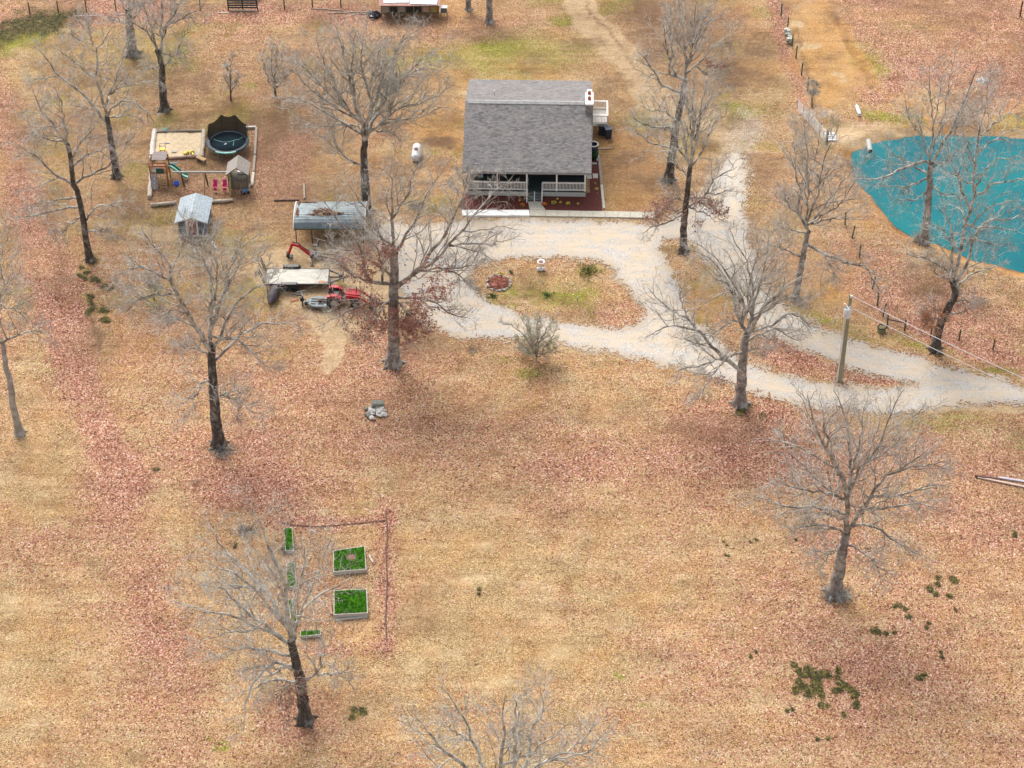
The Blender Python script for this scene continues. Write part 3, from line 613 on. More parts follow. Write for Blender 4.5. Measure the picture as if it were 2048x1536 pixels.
T("small_tree", "bushy small bare tree with several stems left of the broad tree", (551, 194), [(550, 180)], [
    [(549, 180), (545, 150), (542, 105), (544, 80)], [(551, 180), (560, 150), (566, 110), (570, 95)], [(550, 180), (552, 140), (555, 90)], [(549, 178), (535, 160), (528, 130), (522, 110)], [(552, 178), (572, 160), (582, 140)]],
  .14, LIMB_G, TRUNK_D, .9, size=.55, seed=27, up=.25)
T("sapling", "thin dark young tree standing alone above the trampoline", (462, 201), [(461, 180), (462, 150)], [
    [(462, 150), (461, 135), (464, 112)], [(461, 180), (452, 168), (447, 155)], [(461, 185), (470, 165), (474, 150)], [(462, 165), (455, 145), (452, 130)]],
  .08, LIMB_B, TRUNK_D, 1.1, size=.45, seed=29, up=.2)
T("oak_tree", "tall bare tree right of the house deck, its high crown reaching the top edge", (1337, 360), [(1346, 294), (1353, 246), (1364, 201), (1370, 160)], [
    [(1367, 152), (1371, 125), (1367, 74), (1359, 20), (1356, -20)], [(1375, 125), (1387, 88), (1387, 39), (1391, -10)], [(1378, 145), (1393, 94), (1406, 49), (1422, 10)], [(1378, 152), (1402, 121), (1426, 94), (1475, 59)],
    [(1366, 158), (1344, 148), (1339, 137), (1328, 74), (1325, 40)], [(1348, 145), (1344, 109), (1334, 64), (1326, 30)], [(1362, 187), (1328, 172), (1305, 141), (1270, 94)], [(1352, 234), (1328, 221), (1305, 221), (1283, 209)],
    [(1346, 262), (1318, 254), (1307, 234)], [(1400, 145), (1445, 162), (1465, 180)], [(1400, 150), (1420, 148), (1465, 105)], [(1371, 125), (1350, 60), (1340, 0)], [(1375, 125), (1400, 60), (1440, 30)], [(1345, 300), (1310, 290), (1280, 270), (1262, 262)],
    [(1350, 260), (1300, 250), (1260, 230)]],
  .40, LIMB_G, TRUNK_D, .75, leaves=[(1405, 130, 20, 10, 90, .09), (1440, 132, 16, 6, 60, .09)], seed=31, up=.22)
T("oak_tree", "narrow crowned oak with russet leaves on its lowest boughs by the concrete walk's end", (1367, 503), [(1368, 453), (1375, 382), (1381, 334)], [
    [(1383, 330), (1386, 312), (1386, 268), (1390, 188), (1386, 158)], [(1386, 329), (1408, 298), (1421, 254), (1452, 228)], [(1380, 329), (1375, 303), (1368, 254), (1355, 210)], [(1384, 320), (1395, 276), (1408, 210), (1412, 166)],
    [(1376, 325), (1359, 294), (1355, 245)], [(1380, 404), (1412, 391), (1425, 365), (1474, 334)], [(1412, 391), (1440, 388), (1470, 380)], [(1375, 356), (1355, 334), (1330, 310)], [(1370, 426), (1337, 444), (1311, 453), (1284, 466)],
    [(1372, 418), (1408, 426), (1434, 444)], [(1370, 430), (1350, 420), (1320, 415), (1305, 425)], [(1373, 410), (1395, 405), (1420, 420), (1440, 430)], [(1386, 268), (1375, 220), (1370, 180)], [(1388, 280), (1402, 230), (1430, 190)], [(1372, 400), (1350, 395), (1330, 380)]],
  .33, LIMB_G, TRUNK_D, .85, leaves=[(1370, 425, 85, 42, 1900, .075)], seed=37, up=.28)
T("bare_tree", "forked leafless tree with upright limbs between the driveway and the pond", (1591, 598), [(1601, 540), (1613, 476), (1617, 462)], [
    [(1614, 457), (1598, 425), (1601, 382), (1593, 350), (1581, 300)], [(1619, 452), (1616, 375), (1613, 300), (1606, 237)], [(1620, 450), (1636, 375), (1648, 312), (1661, 275), (1676, 240)], [(1622, 450), (1656, 405), (1686, 365), (1736, 312)],
    [(1625, 446), (1676, 412), (1700, 380), (1718, 350)], [(1618, 387), (1648, 357), (1696, 320)], [(1598, 337), (1586, 280), (1582, 245)], [(1610, 490), (1645, 505), (1698, 529), (1730, 538), (1762, 587)], [(1612, 450), (1650, 438), (1689, 435), (1730, 440)],
    [(1603, 430), (1575, 405), (1560, 380)], [(1614, 470), (1580, 460), (1552, 450)], [(1640, 505), (1660, 530), (1672, 560)], [(1606, 520), (1570, 500), (1545, 490), (1520, 500)], [(1616, 375), (1630, 320), (1640, 260)]],
  .32, LIMB_G, TRUNK_G, .8, seed=41, up=.2)
T("bare_tree", "leafless tree rooted on the near bank of the teal pond", (1847, 484), [(1853, 444), (1857, 400), (1860, 360), (1860, 325)], [
    [(1853, 310), (1843, 275), (1841, 225)], [(1861, 307), (1868, 262), (1861, 200), (1856, 125)], [(1863, 312), (1886, 240), (1898, 175), (1906, 125)], [(1873, 337), (1886, 287), (1906, 255), (1936, 187), (1958, 132)],
    [(1860, 328), (1848, 325), (1806, 337), (1786, 345), (1751, 357), (1698, 357)], [(1858, 347), (1830, 335), (1798, 317), (1768, 297)], [(1858, 360), (1811, 372), (1761, 365)], [(1868, 262), (1880, 200), (1885, 140)], [(1895, 270), (1930, 240), (1960, 220)],
    [(1862, 340), (1900, 320), (1930, 300)], [(1858, 380), (1830, 400), (1790, 400)], [(1860, 370), (1890, 385), (1920, 380)], [(1843, 275), (1820, 240), (1810, 200)], [(1906, 255), (1950, 230), (1990, 190)]],
  .38, LIMB_G, TRUNK_G, .75, seed=43, up=.2)
T("oak_tree", "many stemmed tree with orange leaves round its lower trunk beside the wire fence and pond", (1871, 700), [(1880, 650), (1895, 617), (1910, 590), (1906, 562)], [
    [(1906, 555), (1904, 524), (1906, 488), (1900, 444), (1873, 413)], [(1908, 559), (1920, 511), (1924, 466), (1935, 433), (1948, 400), (1946, 375), (1951, 325), (1958, 287), (1973, 225), (1998, 187)],
    [(1913, 568), (1935, 515), (1948, 466), (1975, 440), (2024, 433), (2060, 420)], [(1948, 380), (1956, 362), (1986, 325), (2046, 312)], [(1915, 575), (1935, 555), (1968, 542), (2001, 533)], [(1900, 545), (1869, 524), (1831, 513), (1811, 508)],
    [(1895, 559), (1869, 542), (1855, 522)], [(1895, 632), (1920, 626), (1942, 610)], [(1890, 640), (1860, 635), (1845, 645)], [(1892, 630), (1870, 615), (1850, 610)], [(1900, 600), (1930, 600), (1950, 620)], [(1930, 455), (1957, 453), (2008, 457), (2045, 470)], [(1938, 477), (1979, 484), (2013, 495)], [(1935, 433), (1925, 380), (1915, 330), (1900, 280)],
    [(1951, 325), (1930, 280), (1920, 230)], [(1958, 287), (2000, 240), (2040, 200)], [(1948, 400), (1985, 370), (2040, 360), (2080, 350)], [(1920, 500), (1880, 460), (1850, 440)], [(1946, 375), (1910, 350), (1880, 340)], [(1973, 225), (1975, 180), (1985, 140)],
    [(1960, 300), (2010, 270), (2060, 250)], [(1940, 440), (1990, 410), (2040, 395)]],
  .40, LIMB_G, TRUNK_D, .7, leaves=[(1893, 640, 60, 45, 1800, .06), (1875, 650, 40, 30, 900, .06)], seed=47, up=.18, leaf_m=DEAD_O)
T("oak_tree", "bare spreading oak on the lawn edge where the two gravel lanes split", (1480, 808), [(1484, 737), (1489, 690), (1493, 664)], [
    [(1490, 664), (1475, 623), (1452, 558), (1420, 523), (1376, 497)], [(1493, 655), (1490, 605), (1467, 564), (1437, 517), (1390, 482)], [(1496, 649), (1505, 590), (1496, 535), (1478, 494), (1455, 453)], [(1500, 652), (1511, 599), (1525, 558), (1537, 502), (1537, 459)],
    [(1500, 655), (1537, 605), (1595, 558), (1616, 540)], [(1503, 664), (1543, 649), (1587, 628), (1640, 661)], [(1495, 681), (1530, 665), (1560, 661), (1596, 681)], [(1480, 737), (1449, 719), (1414, 681), (1390, 658), (1338, 649), (1291, 675)],
    [(1414, 681), (1376, 634), (1338, 617), (1294, 573)], [(1396, 664), (1370, 620), (1358, 564)], [(1472, 700), (1396, 731), (1355, 743)], [(1455, 713), (1420, 757), (1396, 798)], [(1480, 650), (1467, 640), (1426, 664), (1402, 690)], [(1484, 710), (1510, 695), (1540, 690)],
    [(1493, 650), (1495, 580), (1510, 520), (1520, 480)], [(1505, 640), (1560, 600), (1600, 590), (1625, 600)]],
  .46, LIMB_G, TRUNK_G, .8, leaves=[(1485, 760, 70, 22, 110, .08)], seed=53)
T("oak_tree", "big lone bare oak in the open field at the right", (1669, 1188), [(1684, 1104), (1692, 1065)], [
    [(1690, 1054), (1694, 994), (1687, 954), (1662, 910), (1631, 860), (1612, 790)], [(1694, 1004), (1703, 947), (1703, 885), (1687, 813), (1669, 779)], [(1697, 985), (1719, 941), (1759, 879), (1781, 816), (1806, 776)], [(1700, 1054), (1731, 1007), (1762, 960), (1812, 932), (1853, 897)],
    [(1744, 991), (1800, 991), (1844, 976), (1894, 960)], [(1728, 1025), (1772, 1016), (1837, 1010), (1880, 1015)], [(1700, 1056), (1744, 1047), (1781, 1072), (1816, 1091), (1853, 1110)], [(1690, 1035), (1678, 1019), (1637, 1013), (1572, 1010), (1500, 988)],
    [(1685, 1010), (1662, 988), (1594, 979), (1547, 960)], [(1684, 1060), (1641, 1050), (1578, 1063)], [(1684, 1088), (1656, 1116), (1634, 1147)], [(1692, 1090), (1725, 1100), (1756, 1132), (1781, 1147)], [(1683, 1045), (1640, 1030), (1594, 1035)], [(1690, 960), (1659, 900), (1644, 822)],
    [(1719, 941), (1760, 910), (1820, 850), (1850, 800)], [(1694, 960), (1720, 880), (1730, 810)], [(1780, 950), (1840, 930), (1900, 920)], [(1669, 990), (1620, 940), (1580, 900), (1560, 860)]],
  .50, LIMB_B, TRUNK_G, .9, seed=59)
T("oak_tree", "wide pale limbed oak leaning over the green garden beds", (611, 1440), [(601, 1370), (593, 1330), (582, 1280)], [
    [(579, 1262), (572, 1209), (569, 1157), (544, 1115), (527, 1063), (495, 1021)], [(578, 1260), (544, 1195), (495, 1140), (447, 1091), (436, 1042)], [(572, 1260), (523, 1195), (468, 1147), (398, 1122)], [(576, 1300), (544, 1258), (495, 1227), (440, 1175), (398, 1171)],
    [(570, 1300), (523, 1258), (468, 1234), (415, 1220), (335, 1195)], [(516, 1258), (475, 1262), (387, 1279)], [(586, 1297), (597, 1237), (635, 1192), (677, 1168), (701, 1150)], [(597, 1223), (632, 1154), (649, 1112), (673, 1056)], [(597, 1342), (572, 1332), (544, 1328), (509, 1366), (488, 1419), (488, 1464)],
    [(600, 1370), (558, 1360), (515, 1368), (485, 1390)], [(604, 1362), (635, 1342), (649, 1304), (665, 1280)], [(635, 1346), (670, 1349), (708, 1346)], [(575, 1314), (530, 1298), (475, 1297), (429, 1314)], [(569, 1200), (558, 1175), (537, 1105)], [(590, 1330), (550, 1340), (520, 1330), (490, 1345)],
    [(582, 1270), (590, 1200), (600, 1150), (610, 1100)], [(545, 1195), (510, 1180), (460, 1175), (420, 1160)], [(600, 1350), (570, 1380), (560, 1420)]],
  .44, LIMB_P, TRUNK_D, .62, leaves=[(605, 1400, 60, 60, 500, .07)], seed=61, ends=.011, up=.1)
T("bare_tree", "grey barked tree cut off by the left edge of the picture", (40, 866), [(27, 818), (21, 768), (12, 734), (5, 684)], [
    [(10, 684), (22, 671), (62, 659), (100, 666)], [(3, 660), (-3, 621), (8, 571), (15, 569), (45, 534)], [(0, 616), (32, 619), (57, 631)], [(3, 650), (-10, 560), (-20, 480)], [(5, 690), (-30, 650), (-70, 620)], [(8, 571), (0, 520), (15, 480), (10, 440)], [(3, 650), (-40, 580), (-60, 520)]],
  .30, LIMB_G, TRUNK_P, .8, seed=67)
T("bare_tree", "leafless crown poking up from the bottom edge of the picture", (1002, 1745), [(1004, 1650), (1006, 1590)], [
    [(990, 1600), (922, 1527), (887, 1499), (850, 1452), (832, 1432)], [(1000, 1590), (962, 1527), (947, 1489), (925, 1427), (885, 1372)], [(1004, 1590), (1002, 1527), (1010, 1477), (1005, 1427), (1010, 1387)], [(1010, 1590), (1030, 1527), (1035, 1464), (1032, 1389)],
    [(1015, 1590), (1052, 1527), (1060, 1464), (1082, 1427), (1077, 1364)], [(1015, 1530), (1062, 1507), (1142, 1444)], [(1020, 1580), (1087, 1527), (1150, 1494), (1190, 1447)], [(1087, 1527), (1160, 1510), (1200, 1477), (1230, 1457)], [(947, 1489), (912, 1460), (882, 1440)],
    [(1000, 1600), (920, 1600), (860, 1580)], [(1010, 1600), (1100, 1600), (1180, 1590)]],
  .40, LIMB_P, TRUNK_G, .6, seed=71, ends=.010)
T("oak_tree", "straight grey trunk right of the hen house at the top edge", (979, 44), [(979, 0), (979, -60)], [[(979, -40), (960, -90), (940, -140)], [(979, -40), (1000, -90), (1020, -150)], [(979, -60), (980, -130), (985, -180)]],
  .36, LIMB_G, TRUNK_G, .7, seed=73, kids3=False)
T("oak_tree", "smaller grey trunk between the hen house and the straight grey trunk", (937, 19), [(935, -20), (933, -70)], [[(934, -50), (915, -90), (900, -140)], [(934, -50), (950, -90), (960, -140)]],
  .28, LIMB_G, TRUNK_G, .7, seed=79, kids3=False)
T("shrub", "multi stemmed shrub with faint green buds on the lower edge of the gravel loop", (1073, 720), [(1073, 708)], [
    [(1070, 712), (1050, 670), (1022, 650), (1005, 648)], [(1071, 710), (1062, 670), (1056, 640)], [(1073, 708), (1073, 660), (1074, 634)], [(1075, 710), (1088, 670), (1100, 650), (1110, 638)], [(1076, 712), (1095, 690), (1115, 660)], [(1071, 714), (1045, 690), (1025, 680)],
    [(1074, 710), (1080, 660), (1084, 636)], [(1072, 712), (1055, 660), (1042, 640)], [(1075, 712), (1100, 700), (1112, 695)], [(1071, 714), (1050, 705), (1035, 700)]],
  .08, LIMB_B, TRUNK_G, 1.0, size=.4, seed=83, leaves=[(1068, 680, 75, 60, 3200, .04)], leaf_m=BUDS, ends=.009, group="leafless shrubs", cat="shrub")
T("small_tree", "small twiggy tree at the left front corner of the porch", (921, 414), [(926, 395), (932, 370)], [[(932, 372), (936, 350), (938, 330)], [(931, 375), (920, 350), (912, 335)], [(928, 390), (910, 375), (895, 360)], [(932, 370), (950, 350), (965, 340)], [(928, 385), (945, 375), (960, 372)]],
  .13, LIMB_G, TRUNK_G, 1.1, size=.5, seed=89, kids3=True)
T("sapling", "leaning young tree between the trailer ramps and the black drain pipe", (537, 600), [(534, 575), (530, 550)], [[(530, 550), (525, 530), (518, 512)], [(533, 565), (545, 545), (552, 530)], [(532, 560), (520, 550), (510, 540)], [(531, 552), (536, 530), (542, 515)]],
  .06, LIMB_G, TRUNK_G, .45, size=.35, seed=97, ends=.008)
T("sapling", "thin forked sapling in the grass left of the tall dark oak", (309, 599), [(306, 585)], [[(306, 585), (297, 565), (287, 548)], [(307, 585), (313, 568), (316, 555)], [(306, 580), (304, 560), (303, 545)]],
  .05, LIMB_B, TRUNK_D, 1.0, size=.35, seed=101)
T("small_tree", "slim bare tree standing behind the trampoline side of the metal gate", (1624, 214), [(1624, 195)], [[(1624, 197), (1618, 180), (1614, 165)], [(1624, 197), (1630, 180), (1634, 165)], [(1624, 195), (1625, 175), (1626, 160)]],
  .07, LIMB_G, TRUNK_D, 1.0, size=.35, seed=103)
TREES[-1]['label'] = "slim bare sapling at the upper end of the long metal gate"
# ------------------------------------------------------------------ object materials
WHITE = mat("weathered_white_paint", (.80, .79, .76), (.62, .60, .56), 9, .6, bmp=.1)
CREAM = mat("cream_painted_wood", (.90, .86, .80), (.74, .69, .63), 8, .7, bmp=.15)
GREYLOG = mat("grey_stained_boards", (.34, .36, .34), (.20, .22, .21), 5, .8, (1, 1, 6))
DKGREEN = mat("dark_green_deck_boards", (.06, .08, .075), (.03, .04, .038), 4, .6, (.6, 6, 1))
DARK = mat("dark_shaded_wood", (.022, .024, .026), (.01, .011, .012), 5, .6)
GLASS = mat("window_glass", (.03, .04, .05), (.015, .02, .025), 3, .08, bmp=0)
CONC_W = mat("bleached_concrete", (.93, .92, .89), (.82, .80, .76), 3, .85)
CONC = mat("weathered_concrete", (.56, .52, .43), (.40, .37, .30), 4, .9)
MULCH = mat("red_brown_mulch", (.16, .035, .022), (.055, .012, .010), 26, .95, bmp=.9, bd=.04)
TIMBER = mat("grey_weathered_timber", (.36, .31, .25), (.17, .14, .11), 7, .9, (.5, 3, 3))
TIMBER_D = mat("dark_rotten_timber", (.17, .10, .085), (.075, .045, .04), 7, .9, (1, 1, 1))
BOARD = mat("silvered_boards", (.60, .57, .50), (.34, .31, .26), 6, .85, (.35, 5, 5))
LOGM = mat("peeled_pale_log", (.62, .54, .44), (.28, .22, .17), 5, .85, (1, 1, 1))
BLACK = mat("black_steel", (.022, .024, .028), (.012, .012, .014), 5, .45, bmp=.05)
RUBBER = mat("black_rubber", (.028, .028, .03), (.015, .015, .016), 8, .85)
STEEL = mat("galvanised_steel", (.52, .54, .55), (.38, .40, .42), 4, .45, metallic=.5, bmp=.05)
RED = mat("red_paint", (.55, .018, .035), (.36, .012, .022), 4, .35, bmp=.03)
GREY_P = mat("grey_green_implement_paint", (.16, .20, .215), (.10, .125, .14), 5, .5)
YEL = mat("yellow_plastic", (.85, .68, .02), (.7, .5, .01), 5, .45, bmp=0)
GREENP = mat("green_plastic", (.015, .30, .20), (.01, .22, .15), 5, .35, bmp=0)
BLUEP = mat("blue_plastic", (.02, .10, .55), (.015, .07, .4), 5, .4, bmp=0)
PINKP = mat("pink_plastic", (.75, .04, .22), (.6, .03, .18), 5, .4, bmp=0)
ORANGEW = mat("orange_stained_cedar", (.42, .17, .06), (.24, .09, .035), 6, .75)
CEDAR = mat("tan_post_wood", (.52, .34, .16), (.34, .21, .10), 6, .8)
NAVY = mat("dark_blue_plastic", (.018, .035, .07), (.012, .022, .045), 5, .5, bmp=.05)
POSTM = mat("mossy_fence_post", (.11, .13, .06), (.05, .055, .03), 8, .9)
WIRE = mat("fence_wire", (.35, .30, .27), (.25, .20, .17), 8, .6, bmp=0)
ROCK = mat("pale_limestone", (.60, .57, .52), (.36, .33, .28), 5, .9, bmp=.5, bd=.03)
ROCK_D = mat("mossy_grey_stone", (.30, .31, .26), (.17, .18, .13), 5, .9, bmp=.5, bd=.03)
SANDM = mat("play_sand", (.72, .58, .38), (.52, .39, .24), 3, .95, bmp=.6, bd=.05)
GRASS_B = mat("bed_soil", (.11, .20, .03), (.07, .06, .03), 7, .95)
FLUE = mat("terracotta_flue", (.45, .10, .05), (.32, .06, .03), 6, .8)
STONE = mat("grey_fieldstone", (.33, .32, .29), (.10, .10, .095), 5, .9, bmp=.6)

def shingles():
    m, nt, b = nodemat("grey_asphalt_shingles"); v = coords(nt)
    br = nt.nodes.new("ShaderNodeTexBrick"); br.offset = .5
    mp = nt.nodes.new("ShaderNodeMapping"); mp.inputs['Rotation'].default_value = (0, 0, 0); nt.links.new(v, mp.inputs[0]); nt.links.new(mp.outputs[0], br.inputs['Vector'])
    br.inputs['Scale'].default_value = 1.0; br.inputs['Brick Width'].default_value = .30; br.inputs['Row Height'].default_value = .145; br.inputs['Mortar Size'].default_value = .016; br.inputs['Mortar Smooth'].default_value = .3; br.inputs['Bias'].default_value = 0
    br.inputs['Color1'].default_value = (.10, .096, .096, 1); br.inputs['Color2'].default_value = (.23, .22, .22, 1); br.inputs['Mortar'].default_value = (.045, .042, .042, 1)
    n = noise(nt, v, .6, 4, .6); c = mix(nt, ramp(nt, [(.4, (0, 0, 0)), (.7, (.45, .45, .45))], n), br.outputs[0], (.24, .20, .18))
    w = nt.nodes.new("ShaderNodeTexVoronoi"); w.inputs['Scale'].default_value = 3.2; w.inputs['Randomness'].default_value = .9; nt.links.new(coords(nt, (1.0, 2.2, 1)), w.inputs['Vector'])
    s = nt.nodes.new("ShaderNodeSeparateColor"); nt.links.new(w.outputs['Color'], s.inputs[0]); c = mix(nt, .22, c, ramp(nt, [(0, (.08, .078, .075)), (1, (.42, .40, .39))], s.outputs[0]))
    nt.links.new(c, b.inputs['Base Color']); b.inputs['Roughness'].default_value = .9; bump(nt, b, br.outputs[1], -.5, .01); return m
SHINGLE = shingles()

# ------------------------------------------------------------------ house
hl = G(936, 391); hr = G(1171, 394.5); hc = (hl + hr) / 2; hrz = math.atan2(hr.y - hl.y, hr.x - hl.x); hw = (hr - hl).length / 2
house = thing("house", "grey shingle roofed house with a white railed front porch and brick red mulch beds", "house", hc, hrz)
YR, YB, EZ, RZ, OX = 6.8, 14.75, 2.87, 5.50, .46
def roofz(y): return EZ + (RZ - EZ) * ((y + .45) / (YR + .45) if y <= YR else (YB - y) / (YB - YR))
m = MB()
for y0, y1 in ((-.45, YR), (YR, YB)):
    for k in range(1):
        z0, z1 = roofz(y0 + 1e-6), roofz(y1 - 1e-6); th = .13; x0, x1 = -hw - OX, hw + OX
        Vq = [(x0, y0, z0), (x1, y0, z0), (x1, y1, z1), (x0, y1, z1), (x0, y0, z0 - th), (x1, y0, z0 - th), (x1, y1, z1 - th), (x0, y1, z1 - th)]
        m.add(Vq, [(0, 1, 2, 3), (7, 6, 5, 4), (0, 4, 5, 1), (1, 5, 6, 2), (3, 2, 6, 7), (0, 3, 7, 4)])
roof = m.build("roof", SHINGLE, house)
m = MB(); x0, x1 = -hw - OX + .25, hw - .2
sl1 = (RZ - EZ) / (YR + .45); sl2 = (RZ - EZ) / (YB - YR)
m.add([(x0, YR - .28, RZ - .28 * sl1 + .06), (x1, YR - .28, RZ - .28 * sl1 + .06), (x1, YR, RZ + .09), (x0, YR, RZ + .09), (x0, YR + .28, RZ - .28 * sl2 + .06), (x1, YR + .28, RZ - .28 * sl2 + .06), (x0, YR - .28, RZ - .28 * sl1 - .05), (x1, YR - .28, RZ - .28 * sl1 - .05)],
      [(0, 1, 2, 3), (3, 2, 5, 4), (6, 7, 1, 0)])
m.build("ridge_cap", mat("ridge_shingles", (.44, .43, .42), (.24, .23, .22), 4, .9), roof)
MB().tube([(-3.15, 9.4, roofz(9.4) - .1), (-3.15, 9.4, roofz(9.4) + .42)], .06, 10).build("vent_pipe", WHITE, roof)
m = MB()
for s in (-1, 1): m.prism([(y, z) for y, z in ((-.45, EZ - .20), (-.45, EZ - .131), (YR, RZ - .131), (YB, EZ - .131), (YB, EZ - .20), (YR, RZ - .24))], s * (hw + OX - .03) - .02, s * (hw + OX - .03) + .02, 'x')
m.box((0, -.47, EZ - .11), (2 * (hw + OX), .03, .15)); m.build("fascia", mat("dark_fascia", (.30, .29, .28), (.2, .19, .18), 5, .6), house)
m = MB(); wy0, wy1 = 2.35, 14.3
m.prism([(-hw, wy0), (hw, wy0), (hw, wy1), (-hw, wy1)], 0.0, EZ - .32)
m.prism([(wy0, EZ - .32), (YR, RZ - .2), (wy1, EZ - .32)], -hw, hw, 'x'); m.build("wall", GREYLOG, house)
m = MB(); m.box((0, 1.17, .55), (2 * hw, 2.34, .1)); m.build("porch_floor", DKGREEN, house)
SKT = mat("grey_green_skirting", (.56, .57, .51), (.42, .43, .38), 5, .8, (4, 1, .5))
for xa, xb in ((-hw, .02), (1.34, hw)):
    k = int((xb - xa) / .14)
    m = MB()
    for i in range(k): m.box((xa + (i + .5) * (xb - xa) / k, .02, .25), ((xb - xa) / k - .0, .04 + .006 * (i % 2), .49))
    m.build("skirting", SKT, house)
MB().box((-hw + .02, 1.2, .25), (.04, 2.3, .49)).build("skirting", SKT, house)
m = MB(); m.box((hw - .02, 1.2, .25), (.04, 2.3, .49)); m.build("skirting", SKT, house)
PX = [-hw + .07, -hw * .5, .0, hw * .5 + .03, hw - .07]
for x in PX:
    MB().box((x, .10, 1.66), (.13, .13, 2.12)).box((x, .10, .64), (.17, .17, .1)).build("porch_post", CREAM, house)
MB().box((0, .10, 2.63), (2 * hw, .15, .2)).build("porch_beam", CREAM, house)
def railing(mb, p0, p1, h=.85, rail=.09, gap=.125, bal=.045, post=False):
    p0 = Vector(p0); p1 = Vector(p1); n = max(2, int((p1 - p0).length / gap)); u = Vector((0, 0, h))
    mb.beam(p0 + u, p1 + u, rail * 1.4, rail); mb.beam(p0 + Vector((0, 0, .1)), p1 + Vector((0, 0, .1)), rail * .8, rail)
    for i in range(n + 1):
        q = p0.lerp(p1, i / n); mb.box(q + Vector((0, 0, h / 2 + .03)), (bal, bal, h - .12))
    return mb
for a, b_ in ((PX[0], PX[2] - .07), (1.36, PX[4])):
    railing(MB(), (a, .08, .6), (b_, .08, .6)).build("porch_railing", CREAM, house)
for x in (-hw + .07, hw - .07): railing(MB(), (x, .2, .6), (x, 2.3, .6)).build("porch_railing", CREAM, house)
m = MB()
for i in range(4): m.box((.69, -.12 - .24 * i, .42 - .135 * i), (1.24, .25, .05))
st = m.build("front_steps", mat("grey_green_treads", (.22, .26, .24), (.12, .14, .13), 5, .6), house)
m = MB()
for x in (.04, 1.34, .69): m.beam((x, .05, .48), (x, -.98, -.02), .07, .2)
m.build("stringer", CREAM, st)
for x in (.02, 1.36):
    MB().beam((x, .05, 1.40), (x, -.98, .9), .08, .07).box((x, -.98, .45), (.09, .09, .92)).box((x, .0, 1.0), (.09, .09, .9)).build("handrail", WHITE, st)
# front wall: door and windows in the shade of the porch
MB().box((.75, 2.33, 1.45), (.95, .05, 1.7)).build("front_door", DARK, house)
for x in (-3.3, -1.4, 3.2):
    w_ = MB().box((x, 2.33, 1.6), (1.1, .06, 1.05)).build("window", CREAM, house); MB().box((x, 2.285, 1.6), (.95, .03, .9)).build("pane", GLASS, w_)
MB().box((0, 2.3, 1.5), (2 * hw - .02, .02, 1.85)).build("porch_wall_shade", DARK, house)  # dark layer over the front wall, porch shade put into its colour
# chimney
cx0, cx1, cy0, cy1, cz = hw - .12, hw + .55, 5.7, 7.7, 6.0
chim = MB().box(((cx0 + cx1) / 2, (cy0 + cy1) / 2, cz / 2), (cx1 - cx0, cy1 - cy0, cz)).build("chimney", STONE, house)
MB().box(((cx0 + cx1) / 2, 6.55, cz + .07), (.74, 2.05, .14), bev=.03).box(((cx0 + cx1) / 2 + .02, 7.8, cz + .05), (.45, .55, .12)).build("chimney_cap", WHITE, chim)
for y in (6.35, 7.25):
    MB().lathe([(.11, .10), (.15, .12), (.15, .36), (.11, .38), (.09, .2)], ((cx0 + cx1) / 2, y, cz), 12).build("flue", FLUE, chim)
# side deck
dk = MB()
for i in range(17): dk.box((hw + .10 + .055 + i * .11 + 0, 11.0, 1.1), (.10, 2.4, .05))
dk = dk.build("side_deck", mat("pale_deck_boards", (.74, .70, .66), (.60, .56, .52), 4, .8, (6, .5, 1)), house)
m = MB(); XA, XB = hw + .62, hw + 1.98
railing(m, (XA, 9.8, 1.12), (XB, 9.8, 1.12), .85, .1); railing(m, (XB, 9.8, 1.12), (XB, 12.2, 1.12), .85, .1, .16); railing(m, (hw + .1, 12.2, 1.12), (XB, 12.2, 1.12), .85, .1); railing(m, (XA, 9.8, 1.12), (XA, 10.2, 1.12), .85, .1)
m.beam((hw + .08, 9.78, .98), (XB, 9.78, .98), .05, .24); m.beam((XB, 9.78, .98), (XB, 12.2, .98), .05, .24); m.build("deck_railing", CREAM, dk)
for x, y in ((XA, 9.8), (XB, 9.8), (XB, 12.2), (hw + .1, 12.2)): MB().box((x, y, 1.0), (.12, .12, 2.05)).build("deck_post", CREAM, dk)
m = MB()
for i in range(5): m.box((hw + .34, 9.62 - .27 * i, .92 - .19 * i), (.5, .26, .05))
m.beam((hw + .1, 9.8, .95), (hw + .1, 8.35, -.05), .05, .2); m.beam((XA, 9.8, .95), (XA, 8.35, -.05), .05, .2); m.beam((XA, 9.8, 1.95), (XA, 8.35, .95), .08, .07); m.box((XA, 8.35, .5), (.09, .09, 1.0))
m.beam((XA, 9.8, 1.3), (XA, 8.35, .3), .04, .05); m.build("deck_stairs", CREAM, dk)
m = MB(); m.beam((hw + .12, 12.25, 1.95), (hw + .12, 13.9, 1.0), .08, .07); m.beam((hw + .6, 12.25, 1.95), (hw + .6, 13.9, 1.0), .08, .07)
for i in range(5): m.box((hw + .36, 12.4 + .3 * i, .95 - .19 * i), (.5, .28, .05))
m.build("deck_stairs", CREAM, dk)
dk.location = (0, .45, 0)
def hp(x, y, z=0): return house.matrix_basis @ Vector((x, y, z)) if False else Vector((hc.x + x * math.cos(hrz) - y * math.sin(hrz), hc.y + x * math.sin(hrz) + y * math.cos(hrz), z))

